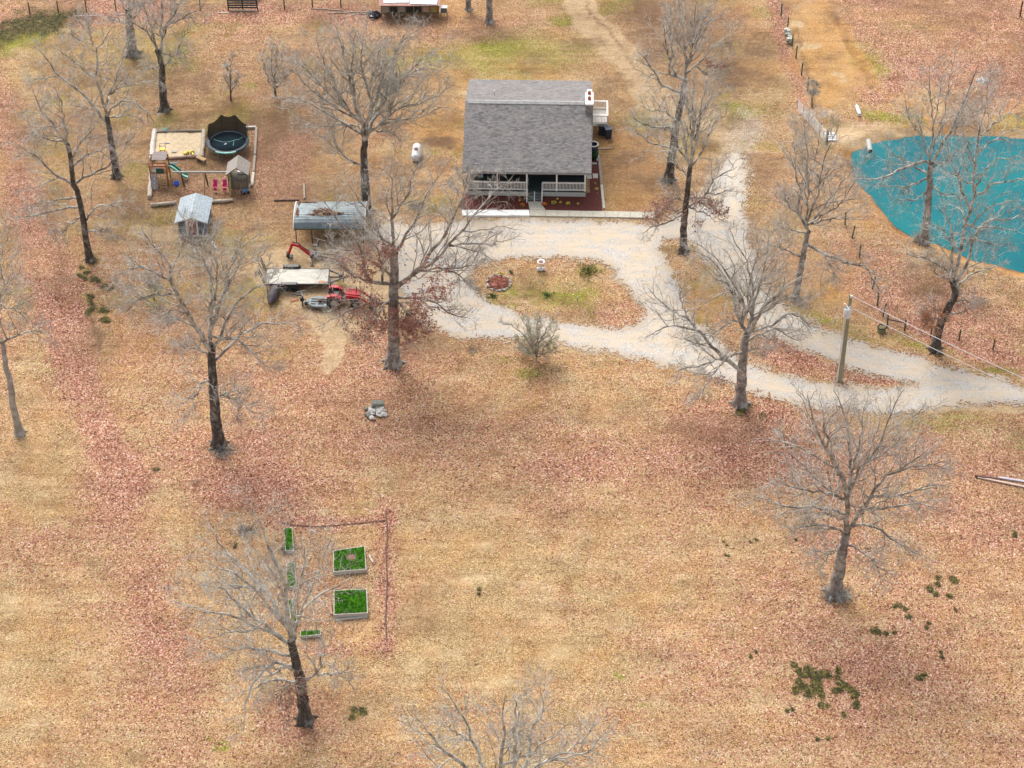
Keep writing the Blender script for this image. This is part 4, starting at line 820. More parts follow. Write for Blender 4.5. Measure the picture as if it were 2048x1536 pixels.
# mulch beds, walks, slabs
def slab(name, poly, z, h, m, bev=0, **kw):
    P = W(poly, z + h); o = MB().prism(P, z, z + h).build(name, m); return tag(o, **kw)
slab("mulch_bed", [(926, 385), (1055, 385), (1055, 402), (1060, 420), (926, 420)], -.04, .09, MULCH, kind='structure')
slab("mulch_bed", [(1084, 385), (1180, 385), (1180, 318), (1196, 318), (1204, 420), (1090, 420), (1080, 414), (1084, 402)], -.04, .09, MULCH, kind='structure')
o = slab("white_walkway", [(924, 419.5), (1058, 419.5), (1059, 430.5), (924, 430.5)], -.06, .20, CONC_W, kind='structure')
m = MB()
xs = [1059, 1091, 1114, 1138, 1162, 1186, 1211, 1236, 1261, 1285, 1310]
for i, (a, b_) in enumerate(zip(xs[:-1], xs[1:])):
    y0 = 419.5 + (a - 1059) * .018; y1 = 419.5 + (b_ - 1059) * .018
    m.prism(W([(a + .35, y0 + 11.5), (b_ - .35, y1 + 11.5), (b_ - .35, y1), (a + .35, y0)][::-1], .1)[::-1], -.06, .1)
m.prism(W([(1056, 403), (1083, 403), (1083, 408), (1091, 419.3), (1059.5, 419.3)], .1)[::-1], -.06, .098); o = m.build("concrete_walkway", CONC); tag(o, kind='structure')
tag(MB().prism(W([(1172, 350), (1183, 348), (1184, 357), (1174, 358)], .08)[::-1], 0, .08).build("stepping_stone", CONC), "rounded stepping stone nearer the porch wall in the side mulch bed", "stepping stone", "stepping stones in the side bed")
tag(MB().prism(W([(1185, 347), (1196, 347), (1196, 356), (1186, 356)], .08)[::-1], 0, .08).build("stepping_stone", CONC), "square stepping stone at the outer edge of the side mulch bed", "stepping stone", "stepping stones in the side bed")
def log(name, a, b_, r, m, label, cat, group=None, z=None, seed=1, sides=9, bend=.05):
    rd = random.Random(seed); p = [G(*a), G(*b_)]; z = r * .9 if z is None else z; n = 9
    pts = [p[0].lerp(p[1], i / (n - 1)) + Vector((rd.uniform(-bend, bend), rd.uniform(-bend, bend), z)) for i in range(n)]
    c = pts[0].copy(); c.z = 0
    o = MB().tube([q - c for q in pts], [r * rd.uniform(.88, 1.12) for _ in pts], sides).build(name, m, None, c); return tag(o, label, cat, group)
def timber(name, a, b_, w, h, m, label, cat, group=None, z=0):
    p, q = G(*a), G(*b_); c = p.copy(); o = MB().beam(Vector((0, 0, z + h / 2)), q - p + Vector((0, 0, z + h / 2)), w, h, .02).build(name, m, None, c); return tag(o, label, cat, group)
timber("landscape_timber", (1208, 419), (1203, 372), .22, .18, BOARD, "pale edging timber ending at the walk beside the right mulch bed", "edging timber", "timbers edging the mulch bed")
timber("landscape_timber", (1203, 371), (1198, 318), .22, .18, TIMBER, "grey edging timber beside the side mulch bed below the black barrel", "edging timber", "timbers edging the mulch bed")
# flowers
FCOL = [mat("orange_petals", (.85, .25, .02), (.8, .12, .02), 30, .7), mat("yellow_petals", (.85, .62, .05), (.7, .5, .05), 30, .7), mat("pale_green_leaves", (.45, .45, .14), (.3, .32, .08), 30, .7), mat("flower_foliage", (.10, .24, .03), (.05, .14, .02), 30, .7)]
def plant(name, px, py, r, cols, label, num=60, h=.2, cat="plant", group="flowers and small plants in the mulch"):
    b = G(px, py, .05); t = thing(name, label, cat, b, 0, group); g = np.random.default_rng(int(px * 7 + py))
    for nm, ci, frac, zz in cols:
        k = int(num * frac); a = g.random(k) * 6.283; q = np.sqrt(g.random(k)) * r
        c = np.stack([np.cos(a) * q, np.sin(a) * q, zz * h * (1 - .6 * (q / r) ** 2) + g.random(k) * .04], 1)
        V, F_ = leafquads(c, .045 if ci < 2 else .06, g); link_mesh(nm, np_mesh(nm, V, F_), FCOL[ci], t)
    return t
plant("pansy_clump", 1045, 412, .22, [("leaves", 3, .5, .5), ("petals", 0, .5, 1.2)], "orange flowering clump at the left side of the front steps", 160)
plant("pansy_clump", 1089, 410, .24, [("leaves", 3, .5, .5), ("petals", 0, .5, 1.2)], "orange flowering clump at the right side of the front steps", 180)
for (px, py, r, lb) in ((1108, 406, .26, "pale green rosette just right of the orange clump by the steps"), (1136, 408, .2, "straw coloured rosette in the middle of the right mulch bed"), (1193, 379, .18, "small pale plant in the side mulch bed below the stepping stones"), (1121, 406, .12, "little yellow plant between the two pale rosettes"), (1115, 399, .1, "tiny yellow plant close under the right porch railing"), (1156, 409, .1, "tiny faded plant at the right end of the front mulch bed"), (951, 397, .1, "tiny yellow plant in the left mulch bed near the corner post"), (1039, 402, .1, "small yellow plant left of the orange clump by the steps"), (1190, 368, .1, "tiny white flecked plant close to the porch end in the side bed")):
    plant("small_plant", px, py, r, [("leaves", 2, .6, .6), ("petals", 1, .4, 1.0)], lb, int(500 * r), .15)
def evergreen(px, py, r, h, label, name="evergreen_shrub"):
    b = G(px, py); t = thing(name, label, "shrub", b); g = np.random.default_rng(int(px)); k = 420
    d = g.normal(size=(k, 3)); d /= np.linalg.norm(d, axis=1, keepdims=True); c = d * np.array([r, r, h / 2]) * (.5 + .5 * g.random((k, 1))) + np.array([0, 0, h / 2 + .05])
    V, F_ = leafquads(c, .09, g); link_mesh("foliage", np_mesh("foliage", V, F_), mat("evergreen_foliage", (.05, .12, .03), (.02, .05, .015), 12, .8), t)
    MB().tube([(0, 0, 0), (0, 0, h * .5)], .05).build("stem", TRUNK_D, t); return t
evergreen(1188, 318, .38, .9, "dark evergreen shrub between the black barrel and the house wall")
# barrel, bins, pipes
b = G(1186, 312); t = thing("rain_barrel", "tall black barrel with a white rim beside the house wall", "barrel", b)
MB().lathe([(.05, .02), (.40, .02), (.43, .1), (.45, .7), (.43, 1.25), (.40, 1.28), (.36, 1.2), (.36, 1.0), (.0, 1.0)], n=20).build("body", NAVY, t); MB().lathe([(.38, 1.24), (.47, 1.24), (.47, 1.32), (.38, 1.32), (.38, 1.24)], n=20).build("rim", WHITE, t)
for px, py, lb in ((1203.5, 268, "dark wheeled bin tucked under the side deck"), (1216, 275, "dark blue wheeled bin standing out beyond the deck corner")):
    t = thing("wheeled_bin", lb, "bin", G(px, py), .2 if px > 1210 else -.1, "bins under the deck"); MB().prism([(-.24, 0), (.24, 0), (.30, .95), (-.30, .95)], -.27, .27, 'y').build("body", NAVY, t); MB().box((0, 0, 1.0), (.66, .66, .09), bev=.03).build("lid", NAVY, t)
    for s in (-1, 1): MB().tube([(s * .26, .3, .12), (s * .32, .3, .12)], .12, 12).build("wheel", RUBBER, t)
log("drain_pipe", (1192, 299), (1225, 297), .055, mat("pinkish_pipe", (.55, .42, .38), (.45, .33, .3), 5, .6), "thin pinkish pipe lying on the grass beyond the black barrel", "pipe", bend=.02)
t = thing("stone_edging", "short curved line of pale edging blocks round the evergreen shrub", "edging", G(1194, 326))
for i in range(9):
    m = MB(); a = i / 8; q = G(*((1196 - 1 * a, 312 + 16 * a) if i < 6 else (1195 - (i - 5) * 3.5, 329))) - G(1194, 326); m.box(q + Vector((0, 0, .08)), (.22, .2, .17), (0, 0, .3 * i), .03).build('block', ROCK, t)

# flag and chime on the porch
q = hp(-2.42, -.05, 2.15); t = thing("flag", "small red white and blue striped flag hanging from a porch post", "flag", q, hrz)
MB().tube([(0, .1, -.35), (.02, -.35, .15)], .015, 6).build("pole", WHITE, t)
m = MB(); mw = MB(); cn = MB(); stw = MB()
for i in range(13):
    for k in range(8):
        x0 = .0 + .07 * math.sin(k * .8) ; x1 = .07 * math.sin((k + 1) * .8); z0, z1 = .15 - k * .12, .15 - (k + 1) * .12; y = -.36 + i * .035
        if i < 7 and k < 3: tgt = cn
        else: tgt = m if i % 2 == 0 else mw
        tgt.add([(x0, y, z0), (x0, y + .035, z0), (x1, y + .035, z1), (x1, y, z1)], [(0, 1, 2, 3)])
for i in range(5):
    for k in range(4): stw.box((.07 * math.sin((k + .5) * .6) - .0 + .07, -.34 + i * .045, .1 - k * .08), (.008, .015, .015))
REDC = mat("flag_red", (.6, .03, .05), (.5, .02, .04), 5, .8); WHC = mat("flag_white", (.8, .8, .8), (.75, .75, .75), 5, .8); BLC = mat("flag_blue", (.03, .05, .25), (.02, .04, .2), 5, .8)
fl = m.build("stripes", REDC, t); mw.build("white_stripes", WHC, t); cn.build("canton", BLC, t)
q = hp(-3.95, .25, 2.42); t = thing("wind_chime", "pale blue hanging chime under the porch roof at its left end", "wind chime", q)
m = MB(); m.lathe([(.0, 0), (.09, -.03), (.09, -.05), (0, -.06)], n=10)
for k in range(5): m.tube([(.06 * math.cos(k * 1.256), .06 * math.sin(k * 1.256), -.05), (.06 * math.cos(k * 1.256), .06 * math.sin(k * 1.256), -.6)], .016, 5)
m.build("tubes", mat("pale_blue_metal", (.4, .6, .75), (.3, .5, .65), 5, .3), t)

# ------------------------------------------------------------------ propane tank
b = G(833, 315); t = thing("propane_tank", "white rounded gas tank lying on the lawn left of the house", "gas tank", b, R(88))
m = MB(); Rm = Matrix.Rotation(R(90), 3, 'Y'); L_, r_ = .85, .38
prof = [(r_ * math.sin(a * math.pi / 12), -L_ + -r_ * .8 * math.cos(a * math.pi / 12)) for a in range(7)] + [(r_ * math.cos(a * math.pi / 12), L_ + r_ * .8 * math.sin(a * math.pi / 12)) for a in range(7)]
TANK = mat("chalky_tank_paint", (.72, .74, .74), (.52, .53, .53), 6, .6); m.lathe(prof, (0, 0, .58), 18, True, Rm).build("body", TANK, t)
MB().lathe([(.17, .9), (.19, 1.02), (.15, 1.1), (0, 1.12)], (-.1, 0, 0), 14).build("valve_dome", mat("rusty_dome", (.35, .14, .10), (.2, .07, .05), 8, .8), t)
for x in (-.6, .6): MB().box((x, 0, .12), (.12, .6, .26)).build("foot", STEEL, t)

# ------------------------------------------------------------------ carport
fl_, fr_ = G(590, 487), G(731, 487); cpw = (fr_ - fl_).length; b = (fl_ + fr_) / 2
t = thing("carport", "open metal carport with a rounded blue grey roof patched with fallen leaves", "carport", b)
def carport_mat():
    m, nt, bb = nodemat("blue_grey_ribbed_metal"); v = coords(nt); n = noise(nt, v, 1.3, 5, .65)
    nt.links.new(ramp(nt, [(.3, (.10, .13, .145)), (.55, (.17, .21, .225)), (.8, (.25, .285, .29))], n), bb.inputs['Base Color']); bb.inputs['Roughness'].default_value = .5; bb.inputs['Metallic'].default_value = .25; return m
CPM = carport_mat(); prof = []
D_ = 3.75
for i in range(15):
    a = i / 14; y = D_ * a; z = 1.72 + .62 * (1 - (abs(2 * a - 1)) ** 2.6) ** .8 if 0 < a < 1 else 1.55
    prof.append((y - .05, z))
prof2 = []
for (y0, z0), (y1, z1) in zip(prof[:-1], prof[1:]):
    for k in range(4):
        f = k / 4; prof2.append((y0 + (y1 - y0) * f, z0 + (z1 - z0) * f + (.014 if k in (1, 2) else 0)))
prof2.append(prof[-1])
m = MB(); n = len(prof2); Vq = [(sx * cpw / 2, y, z) for sx in (-1, 1) for y, z in prof2]; m.add(Vq, [(i, n + i, n + i + 1, i + 1) for i in range(n - 1)])
Vq = [(sx * cpw / 2, y, z - .04) for sx in (-1, 1) for y, z in prof2]; m.add(Vq, [(i, i + 1, n + i + 1, n + i) for i in range(n - 1)])
cr = m.build("roof", CPM, t)
for s in (-1, 1): MB().tube([(s * (cpw / 2 + .02), y, z) for y, z in prof], .045, 6).build("edge_trim", WHITE, cr)
MB().box((0, -.08, 1.55), (cpw, .05, .12)).build("eave_strip", POSTM, cr)
for x in (-cpw / 2 + .15, -cpw / 2 + 1.5, cpw / 2 - 1.5, cpw / 2 - .15):
    for y in (.05, D_ - .15): MB().box((x, y, .85), (.07, .07, 1.7)).build("post", STEEL if y > 1 else BLACK, t)
MB().box((0, D_ - .15, 1.0), (cpw - .2, .03, .12)).box((0, D_ - .15, .55), (cpw - .2, .03, .12)).build("rear_rail", STEEL, t)
g = np.random.default_rng(5)
def on_roof(y): return np.interp(y, [p[0] for p in prof], [p[1] for p in prof])
cs = []
for (xx, yy, rx, ry, k) in ((-1.9, 3.0, .55, .14, 380), (-.6, 1.35, .75, .35, 800), (.3, 1.15, .8, .14, 350), (-2.75, 2.9, .1, .5, 160), (-2.75, 1.3, .12, .4, 120), (-1.2, 1.05, .6, .06, 200)):
    a = g.normal(size=(k, 2)) * .55; x = xx + a[:, 0] * rx; y = np.clip(yy + a[:, 1] * ry, .15, D_ - .2); cs.append(np.stack([np.clip(x, -cpw / 2 + .05, cpw / 2 - .05), y, on_roof(y) + .04 + g.random(k) * .03], 1))
V, F_ = leafquads(np.vstack(cs), .07, g, .4); link_mesh("leaf_drift", np_mesh("leaf_drift", V, F_), leaf_mat("brown_leaf_drift", [(0, (.16, .08, .04)), (.6, (.32, .16, .09)), (1, (.45, .28, .16))]), cr)

# ------------------------------------------------------------------ shed
a_, b_ = G(361, 470), G(412, 470); b = (a_ + b_) / 2; sw = (b_ - a_).length / 2
t = thing("garden_shed", "small log sided shed with red door and pale metal gable roof", "shed", b, R(-1))
SHL = mat("blue_grey_logs", (.20, .23, .26), (.09, .11, .13), 6, .85, (1, 1, 4)); D_ = 3.1; wh = 1.62
m = MB()
for i in range(7):
    z = .18 + i * .215
    for s in (-1, 1):
        m.tube([(s * sw, 0, z), (s * sw, D_, z)], .115, 8)
        m.tube([(s * sw, 0, z), (s * .42, 0, z)], .115, 8)
    m.tube([(-sw, D_, z), (sw, D_, z)], .115, 8)
m.prism([(-sw, wh), (sw, wh), (0, wh + .42)], -.04, .04, 'y').prism([(-sw, wh), (sw, wh), (0, wh + .42)], D_ - .04, D_ + .04, 'y').build("log_wall", SHL, t)
MB().box((0, D_ / 2, .04), (2 * sw + .2, D_ + .3, .08)).box((0, -.2, .06), (2 * sw + .1, .3, .1)).build("sill", LOGM, t)
dr = MB()
for i in range(5): dr.box((-.30 + i * .15, -.06, .88), (.14, .05, 1.5))
dr.build("door", mat("faded_red_door", (.40, .15, .14), (.26, .10, .095), 6, .8, (5, 1, 1)), t)
for s in (-.45, .45): MB().box((s, -.10, .88), (.12, .06, 1.55)).build("door_trim", WHITE, t)
def shedroof():
    m, nt, bb = nodemat("pale_metal_roofing"); v = coords(nt); n = noise(nt, v, 4, 5, .7); nt.links.new(ramp(nt, [(.3, (.22, .27, .30)), (.7, (.42, .48, .52))], n), bb.inputs['Base Color']); bb.inputs['Roughness'].default_value = .55; bb.inputs['Metallic'].default_value = .1; return m
m = MB(); rw = 1.42; n = 18
for s in (-1, 1):
    for i in range(n):
        x0, x1 = rw * i / n, rw * (i + 1) / n; zf = lambda x: wh + .45 - .52 * (x / rw) ** 1.05
        lift = .025 if i % 3 == 0 else 0
        Vq = [(s * x0, -.38, zf(x0) + lift), (s * x1, -.38, zf(x1) + lift), (s * x1, D_ + .25, zf(x1) + lift), (s * x0, D_ + .25, zf(x0) + lift)]
        m.add(Vq, [(0, 1, 2, 3) if s > 0 else (3, 2, 1, 0)])
rf = m.build("roof", shedroof(), t)
MB().beam((0, -.36, wh + .40), (rw, -.36, wh - .12), .06, .12).beam((0, -.36, wh + .40), (-rw, -.36, wh - .12), .06, .12).build("barge_board", mat("pale_blue_trim", (.55, .58, .60), (.42, .45, .48), 5, .7), rf)
log("log", (302, 413), (352, 408), .17, LOGM, "pale peeled log on the ground left of the shed", "log", "logs round the playground", seed=3)
log("log", (418, 406), (465, 403), .15, LOGM, "pale peeled log on the ground right of the shed", "log", "logs round the playground", seed=4)
log("log", (299, 398), (303, 346), .2, LOGM, "pale log standing end on to the camera left of the wooden climbing tower", "log", "logs round the playground", seed=5)
log("plank", (424, 485), (432, 499), .1, LOGM, "short pale log end lying below the shed", "log", seed=6)

# ------------------------------------------------------------------ sandbox
SBX = [(309, 268), (405, 266), (404, 314), (305, 320)]
t = sheet("play_sand", W(SBX), [], .12, .12, SANDM, .05, 9, .1); tag(t, kind='structure')
log("log", (304, 322), (310, 265), .24, mat("whitish_log", (.74, .70, .66), (.38, .34, .30), 5, .85), "thick whitish log edging the left side of the sandbox", "log", "logs round the playground", seed=7)
log("log", (404, 318), (409, 264), .2, LOGM, "log edging the right side of the sandbox next to the trampoline", "log", "logs round the playground", seed=8)
log("log", (313, 265), (404, 263), .12, TIMBER, "thin log along the far side of the sandbox", "log", "logs round the playground", seed=9)
log("log", (338, 318), (398, 314), .13, mat("pinkish_log", (.58, .42, .34), (.3, .2, .15), 5, .85), "reddish log along the near side of the sandbox", "log", "logs round the playground", seed=10)
def toy(px, py, m_, label, s=1):
    t = thing("toy_truck", label, "toy", G(px, py, .12), random.uniform(0, 3), "toys in the sandbox")
    MB().box((0, 0, .13 * s), (.36 * s, .2 * s, .06 * s), bev=.01).box((.13 * s, 0, .21 * s), (.12 * s, .18 * s, .14 * s), bev=.02).build("body", m_, t)
    MB().prism([(-.2 * s, .17 * s), (.03 * s, .17 * s), (.05 * s, .28 * s), (-.24 * s, .28 * s)], -.1 * s, .1 * s, 'y').build("bed", m_, t)
    for x in (-.12, .13):
        for y in (-1, 1): MB().tube([(x * s, y * .1 * s, .06 * s), (x * s, y * .14 * s, .06 * s)], .07 * s, 10).build("wheel", RUBBER, t)
toy(373, 309, YEL, "yellow toy truck half buried at the near edge of the sandbox", 1.1); toy(384, 306, YEL, "yellow toy truck near the sandbox corner", 1.0); toy(386, 311, YEL, "yellow toy truck right beside the reddish log", .9)
timber("plank", (386, 302), (396, 314), .3, .05, BOARD, "grey board lying across the sandbox corner", "plank", "boards in the sandbox", .2)
timber("plank", (343, 306), (354, 306), .2, .05, BOARD, "pale board lying flat in the sand", "plank", "boards in the sandbox", .14)
t = thing("bench", "small tan wooden bench outside the sandbox corner", "bench", G(403, 323), R(-38)); MB().box((0, 0, .36), (1.0, .42, .06)).build("seat", CEDAR, t)
for x in (-.4, .4): MB().box((x, 0, .16), (.07, .36, .33)).build("leg", TIMBER, t)
t = thing("water_play_table", "yellow and black toy play table with a spinner at the sandbox edge", "play table", G(326, 310), .2)
MB().box((0, 0, .62), (.55, .4, .12), bev=.03).build("tray", YEL, t)
for x, y in ((-.3, -.25), (.3, -.25), (-.3, .25), (.3, .25)): MB().beam((x * .5, y * .5, .6), (x * 1.25, y * 1.3, .0), .05, .05).build("leg", BLACK if y < 0 else YEL, t)
m = MB(); m.tube([(-.2, 0, .68), (-.2, 0, 1.25), (.3, 0, 1.25), (.3, 0, .68)], .025, 6).tube([(-.2, 0, .95), (.3, 0, .95)], .02, 6).build("frame", BLACK, t); MB().box((.5, 0, 1.2), (.45, .05, .09), (0, .2, .1)).box((.42, 0, 1.2), (.08, .3, .08)).build("spinner", mat("lilac_plastic", (.3, .3, .5), (.25, .25, .42), 5, .5), t)
t = thing("plastic_lid", "round dark green lid lying on the lawn behind the sandbox", "lid", G(331, 259)); MB().lathe([(0, .1), (.2, .09), (.24, .05), (.24, .0)], n=16).build("lid", GREENP, t)
# timbers round the playground
timber("landscape_timber", (510, 311), (513, 257), .22, .2, TIMBER, "grey border timber right of the trampoline", "edging timber", "timbers bordering the playground")
timber("landscape_timber", (507, 345), (510, 313), .22, .2, TIMBER, "grey border timber between the trampoline and the gabled play tower", "edging timber", "timbers bordering the playground")
timber("landscape_timber", (504, 373), (507, 347), .24, .2, BOARD, "paler border timber right beside the gabled play tower", "edging timber", "timbers bordering the playground")
timber("landscape_timber", (488, 257), (512, 256), .22, .2, BOARD, "border timber behind the trampoline corner", "edging timber", "timbers bordering the playground")
timber("landscape_timber", (609, 399), (608, 369), .16, .18, TIMBER, "short grey timber standing off the carport's far left corner", "edging timber", "timbers bordering the leaf patch")
timber("landscape_timber", (548, 402), (600, 401), .14, .14, TIMBER_D, "dark timber running left from the far corner of the carport", "edging timber", "timbers bordering the leaf patch")

# ------------------------------------------------------------------ trampoline
b = G(457, 298); t = thing("trampoline", "round dark blue trampoline with a black safety net raised at the back", "trampoline", b)
RR_, hh = 1.88, .82; SPR = mat("dark_teal_pad", (.016, .045, .065), (.012, .03, .045), 4, .5)
MB().lathe([(0, hh), (RR_ - .28, hh), (RR_ - .28, hh - .02), (0, hh - .02)], n=48).build("mat", mat("jumping_mat", (.004, .022, .034), (.003, .015, .024), 3, 1.0, bmp=0), t)
MB().lathe([(RR_ - .30, hh + .02), (RR_ + .04, hh + .045), (RR_ + .08, hh - .03), (RR_ + .05, hh - .05), (RR_ - .30, hh - .01)], n=48).build("edge_pad", SPR, t)
m = MB()
for (a0, a1) in ((-118, -62),):
    k = 14; V = []; F_ = []
    for i in range(k + 1):
        a = R(a0 + (a1 - a0) * i / k)
        for (r_, z) in ((RR_ - .02, hh + .062), (RR_ + .10, hh + .05), (RR_ + .11, hh - .06)): V.append((r_ * math.cos(a), r_ * math.sin(a), z))
    for i in range(k):
        for j in range(2): F_.append((i * 3 + j, i * 3 + j + 1, i * 3 + j + 4, i * 3 + j + 3))
    m.add(V, F_)
m.build("pale_pad_section", mat("mint_pad", (.30, .62, .52), (.10, .35, .33), 3, .5), t)
for k in range(8):
    a = R(22.5 + 45 * k); MB().tube([(RR_ * math.cos(a), RR_ * math.sin(a), hh - .05), (RR_ * math.cos(a), RR_ * math.sin(a), 0)], .025, 6).build("leg", STEEL, t)
def netmat():
    m, nt, bb = nodemat("black_net"); tr = nt.nodes.new("ShaderNodeBsdfTransparent"); mx = nt.nodes.new("ShaderNodeMixShader"); out = nt.nodes["Material Output"]
    bb.inputs['Base Color'].default_value = (.012, .012, .014, 1); mx.inputs[0].default_value = .93
    nt.links.new(tr.outputs[0], mx.inputs[1]); nt.links.new(bb.outputs[0], mx.inputs[2]); nt.links.new(mx.outputs[0], out.inputs[0]); return m
poles = [70, 110, 155, 25]   # back poles stand upright
V = []; F_ = []; K = 96
def nettop(deg):
    d = deg % 360
    if 15 <= d <= 165:
        P_ = [15, 25, 70, 110, 155, 165]; Zt = [.95, 1.35, 1.75, 1.75, 1.35, .95]; base = np.interp(d, P_, Zt)
        i = max(0, min(4, int(np.searchsorted(P_, d)) - 1)); f = (d - P_[i]) / (P_[i + 1] - P_[i]); return base - .32 * math.sin(math.pi * f) * ((P_[i + 1] - P_[i]) > 20)
    return .10 + .85 * max(0, 1 - min(abs(d - 15) if d < 180 else abs(d - 375), abs(d - 165)) / 25)
for i in range(K + 1):
    dg = i * 360 / K; a = R(dg); z = nettop(dg)
    for j in range(4):
        f = j / 3; rr = RR_ - .25 + (.20 * f if z > .4 else -.05 * f); V.append((rr * math.cos(a), rr * math.sin(a), hh + .03 + z * f))
for i in range(K):
    for j in range(3): F_.append((i * 4 + j, (i + 1) * 4 + j, (i + 1) * 4 + j + 1, i * 4 + j + 1))
MB().add(V, F_).build("safety_net", netmat(), t)
for dg in (25, 70, 110, 155):
    a = R(dg); MB().tube([((RR_ + .05) * math.cos(a), (RR_ + .05) * math.sin(a), .3), ((RR_ + .12) * math.cos(a), (RR_ + .12) * math.sin(a), hh + 1.0), ((RR_ - .05) * math.cos(a), (RR_ - .05) * math.sin(a), hh + .05 + nettop(dg))], .03, 6).build("pole", BLACK, t)
m = MB(); pts = [(-1.35, .35), (-.9, .05), (-.4, -.15), (.1, -.15), (.55, .15), (1.0, .3), (1.3, .7)]; m.tube([(x, y, hh + .03) for x, y in pts], .022, 5).tube([(.55, .15, hh + .03), (.58, -.75, hh + .03)], .018, 5); m.build("slack_rope", mat("mint_rope", (.3, .6, .55), (.2, .45, .4), 4, .6), t)
tag(MB().blob((0, 0, 0), (.13, .07, .04), 3).build("white_sandal", WHITE, None, b + Vector((-.15, -.5, hh + .05)), .6), "small white thing lying on the trampoline mat", "shoe")

# ------------------------------------------------------------------ climbing tower with slide
b = G(322, 362); t = thing("climbing_tower", "stained wooden climbing tower with green slide, ladder and rock wall", "play tower", b, 0)
for x in (-.75, .75):
    for y in (-.6, .75): MB().box((x, y, 1.15), (.1, .1, 2.3)).build("post", ORANGEW, t)
m = MB()
for i in range(7): m.box((0, .75 - .2 * i, 1.15), (1.6, .18, .05))
m.build("platform", ORANGEW, t)
m = MB()
for i in range(8):
    y0 = -.35 + .19 * i; m.box((.1, y0, 2.55 - .02 * i), (1.25, .185, .03), (R(6), 0, 0))
m.build("roof", mat("weathered_roof_slats", (.34, .29, .27), (.20, .165, .155), 5, .85, (.4, 6, 1)), t)
m = MB()
for y in (-.6, .75): m.beam((-.8, y, 1.95), (.8, y, 1.95), .05, .12).beam((-.8, y, 2.3), (.8, y, 2.3), .05, .1)
for x in (-.75, .75): m.beam((x, -.6, 1.65), (x, .75, 1.65), .05, .12).beam((x, -.6, 1.35), (x, .75, 1.35), .05, .1)
m.build("rail", ORANGEW, t)
rw_ = MB().box((-.38, -1.05, .62), (.62, .06, 1.35), (R(-35), 0, 0)).build("rock_wall", mat("grey_pink_board", (.40, .33, .32), (.27, .21, .2), 5, .8), t)
for k in range(9): MB().blob((-.6 + (k % 3) * .22, -1.42 + .155 * (k // 3) * 1.5 + .03, .18 + (k // 3) * .34), .055, k).build("hold", (BLUEP, WHITE, GREENP)[k % 3], rw_)
m = MB()
for x in (.15, .68): m.beam((x, -.65, 1.15), (x, -1.25, 0), .07, .05)
for i in range(5): m.box((.415, -.75 - .1 * i, .98 - .21 * i), (.5, .12, .04))
m.build("ladder", CEDAR, t)
m = MB(); sp_ = [(.72, .6, 1.22), (.95, .57, 1.2), (1.25, .5, 1.02), (1.6, .43, .72), (1.9, .36, .46), (2.15, .3, .34), (2.4, .24, .30)]
for s in (-1, 1): m.tube([(x, y + s * .29, z + .1) for x, y, z in sp_], .075, 6)
V = []; 
for x, y, z in sp_: V += [(x, y - .29, z), (x, y + .29, z)]
m.add(V, [(2 * i, 2 * i + 2, 2 * i + 3, 2 * i + 1) for i in range(len(sp_) - 1)] + [(2 * i + 1, 2 * i + 3, 2 * i + 2, 2 * i) for i in range(0)])
sl = m.build("slide", GREENP, t)
V = [];
for x, y, z in sp_: V += [(x, y - .10, z + .012), (x, y + .10, z + .012)]
MB().add(V, [(2 * i, 2 * i + 2, 2 * i + 3, 2 * i + 1) for i in range(len(sp_) - 1)]).build("pale_strip", mat("mint_plastic", (.55, .78, .70), (.45, .68, .6), 4, .3), sl)
MB().beam((.9, .55, 1.5), (1.6, .75, 1.5), .16, .03).build("blue_board", mat("slate_blue", (.12, .2, .32), (.1, .16, .27), 4, .6), t)
MB().box((.15, -.62, 1.5), (.7, .03, .5)).build("green_panel", mat("dark_green_tarp", (.03, .10, .08), (.02, .07, .05), 4, .7), t)
MB().box((-.38, .0, 1.22), (.7, .9, .04)).build("board", TIMBER, t)
MB().lathe([(.04, 0), (.10, .02), (.10, .06), (.04, .08)], (.08, -.75, .75), 12).build("steering_wheel", YEL, t)

# ------------------------------------------------------------------ swing set with gabled tower
b = G(478, 384); t = thing("swing_set", "weathered wooden swing set joined to a small gable roofed tower", "swing set", b, 0)
tw = .82; GW = mat("mossy_grey_wood", (.17, .155, .12), (.08, .075, .055), 6, .85, (1, 1, 3))
for x in (-tw, tw):
    for y in (0, 1.5): MB().box((x, y, 1.0), (.1, .1, 2.0)).build("post", GW, t)
m = MB()
for i in range(10): m.box((-tw + .09 + i * .164, 0, .75), (.145, .04, .9))
for x in (-tw, tw):
    for i in range(8): m.box((x, .1 + i * .19, .75), (.04, .16, .9))
m.build("wall_boards", GW, t)
MB().box((0, .75, 1.2), (1.6, 1.5, .05)).build("platform", GW, t)
m = MB()
for s in (-1, 1):
    for i in range(12):
        y0 = -.25 + i * .17; m.add([(0, y0, 2.75), (0, y0 + .16, 2.75), (s * 1.02, y0 + .16, 1.95), (s * 1.02, y0, 1.95), (0, y0, 2.70), (0, y0 + .16, 2.70), (s * 1.0, y0 + .16, 1.90), (s * 1.0, y0, 1.90)],
            [(0, 1, 2, 3) if s < 0 else (3, 2, 1, 0), (4, 7, 6, 5) if s < 0 else (5, 6, 7, 4), (0, 3, 7, 4), (1, 5, 6, 2), (3, 2, 6, 7)])
m.build("roof", mat("silver_grey_boards", (.40, .36, .32), (.20, .18, .155), 5, .85, (3, 1, 1)), t)
m = MB()
for s in (-1, 1): m.beam((0, -.2, 2.68), (s * .95, -.2, 1.92), .05, .1)
m.beam((-.8, -.05, 1.35), (.8, -.05, 1.35), .06, .1).beam((-.8, -.05, 1.25), (-.8, -.05, 2.0), .06, .1); m.build("gable_frame", GW, t)
MB().box((.25, 1.2, 1.32), (.75, .3, .2)).build("white_panel", WHITE, t)
lp = G(345, 366) - b; bz = 1.95; by = .25
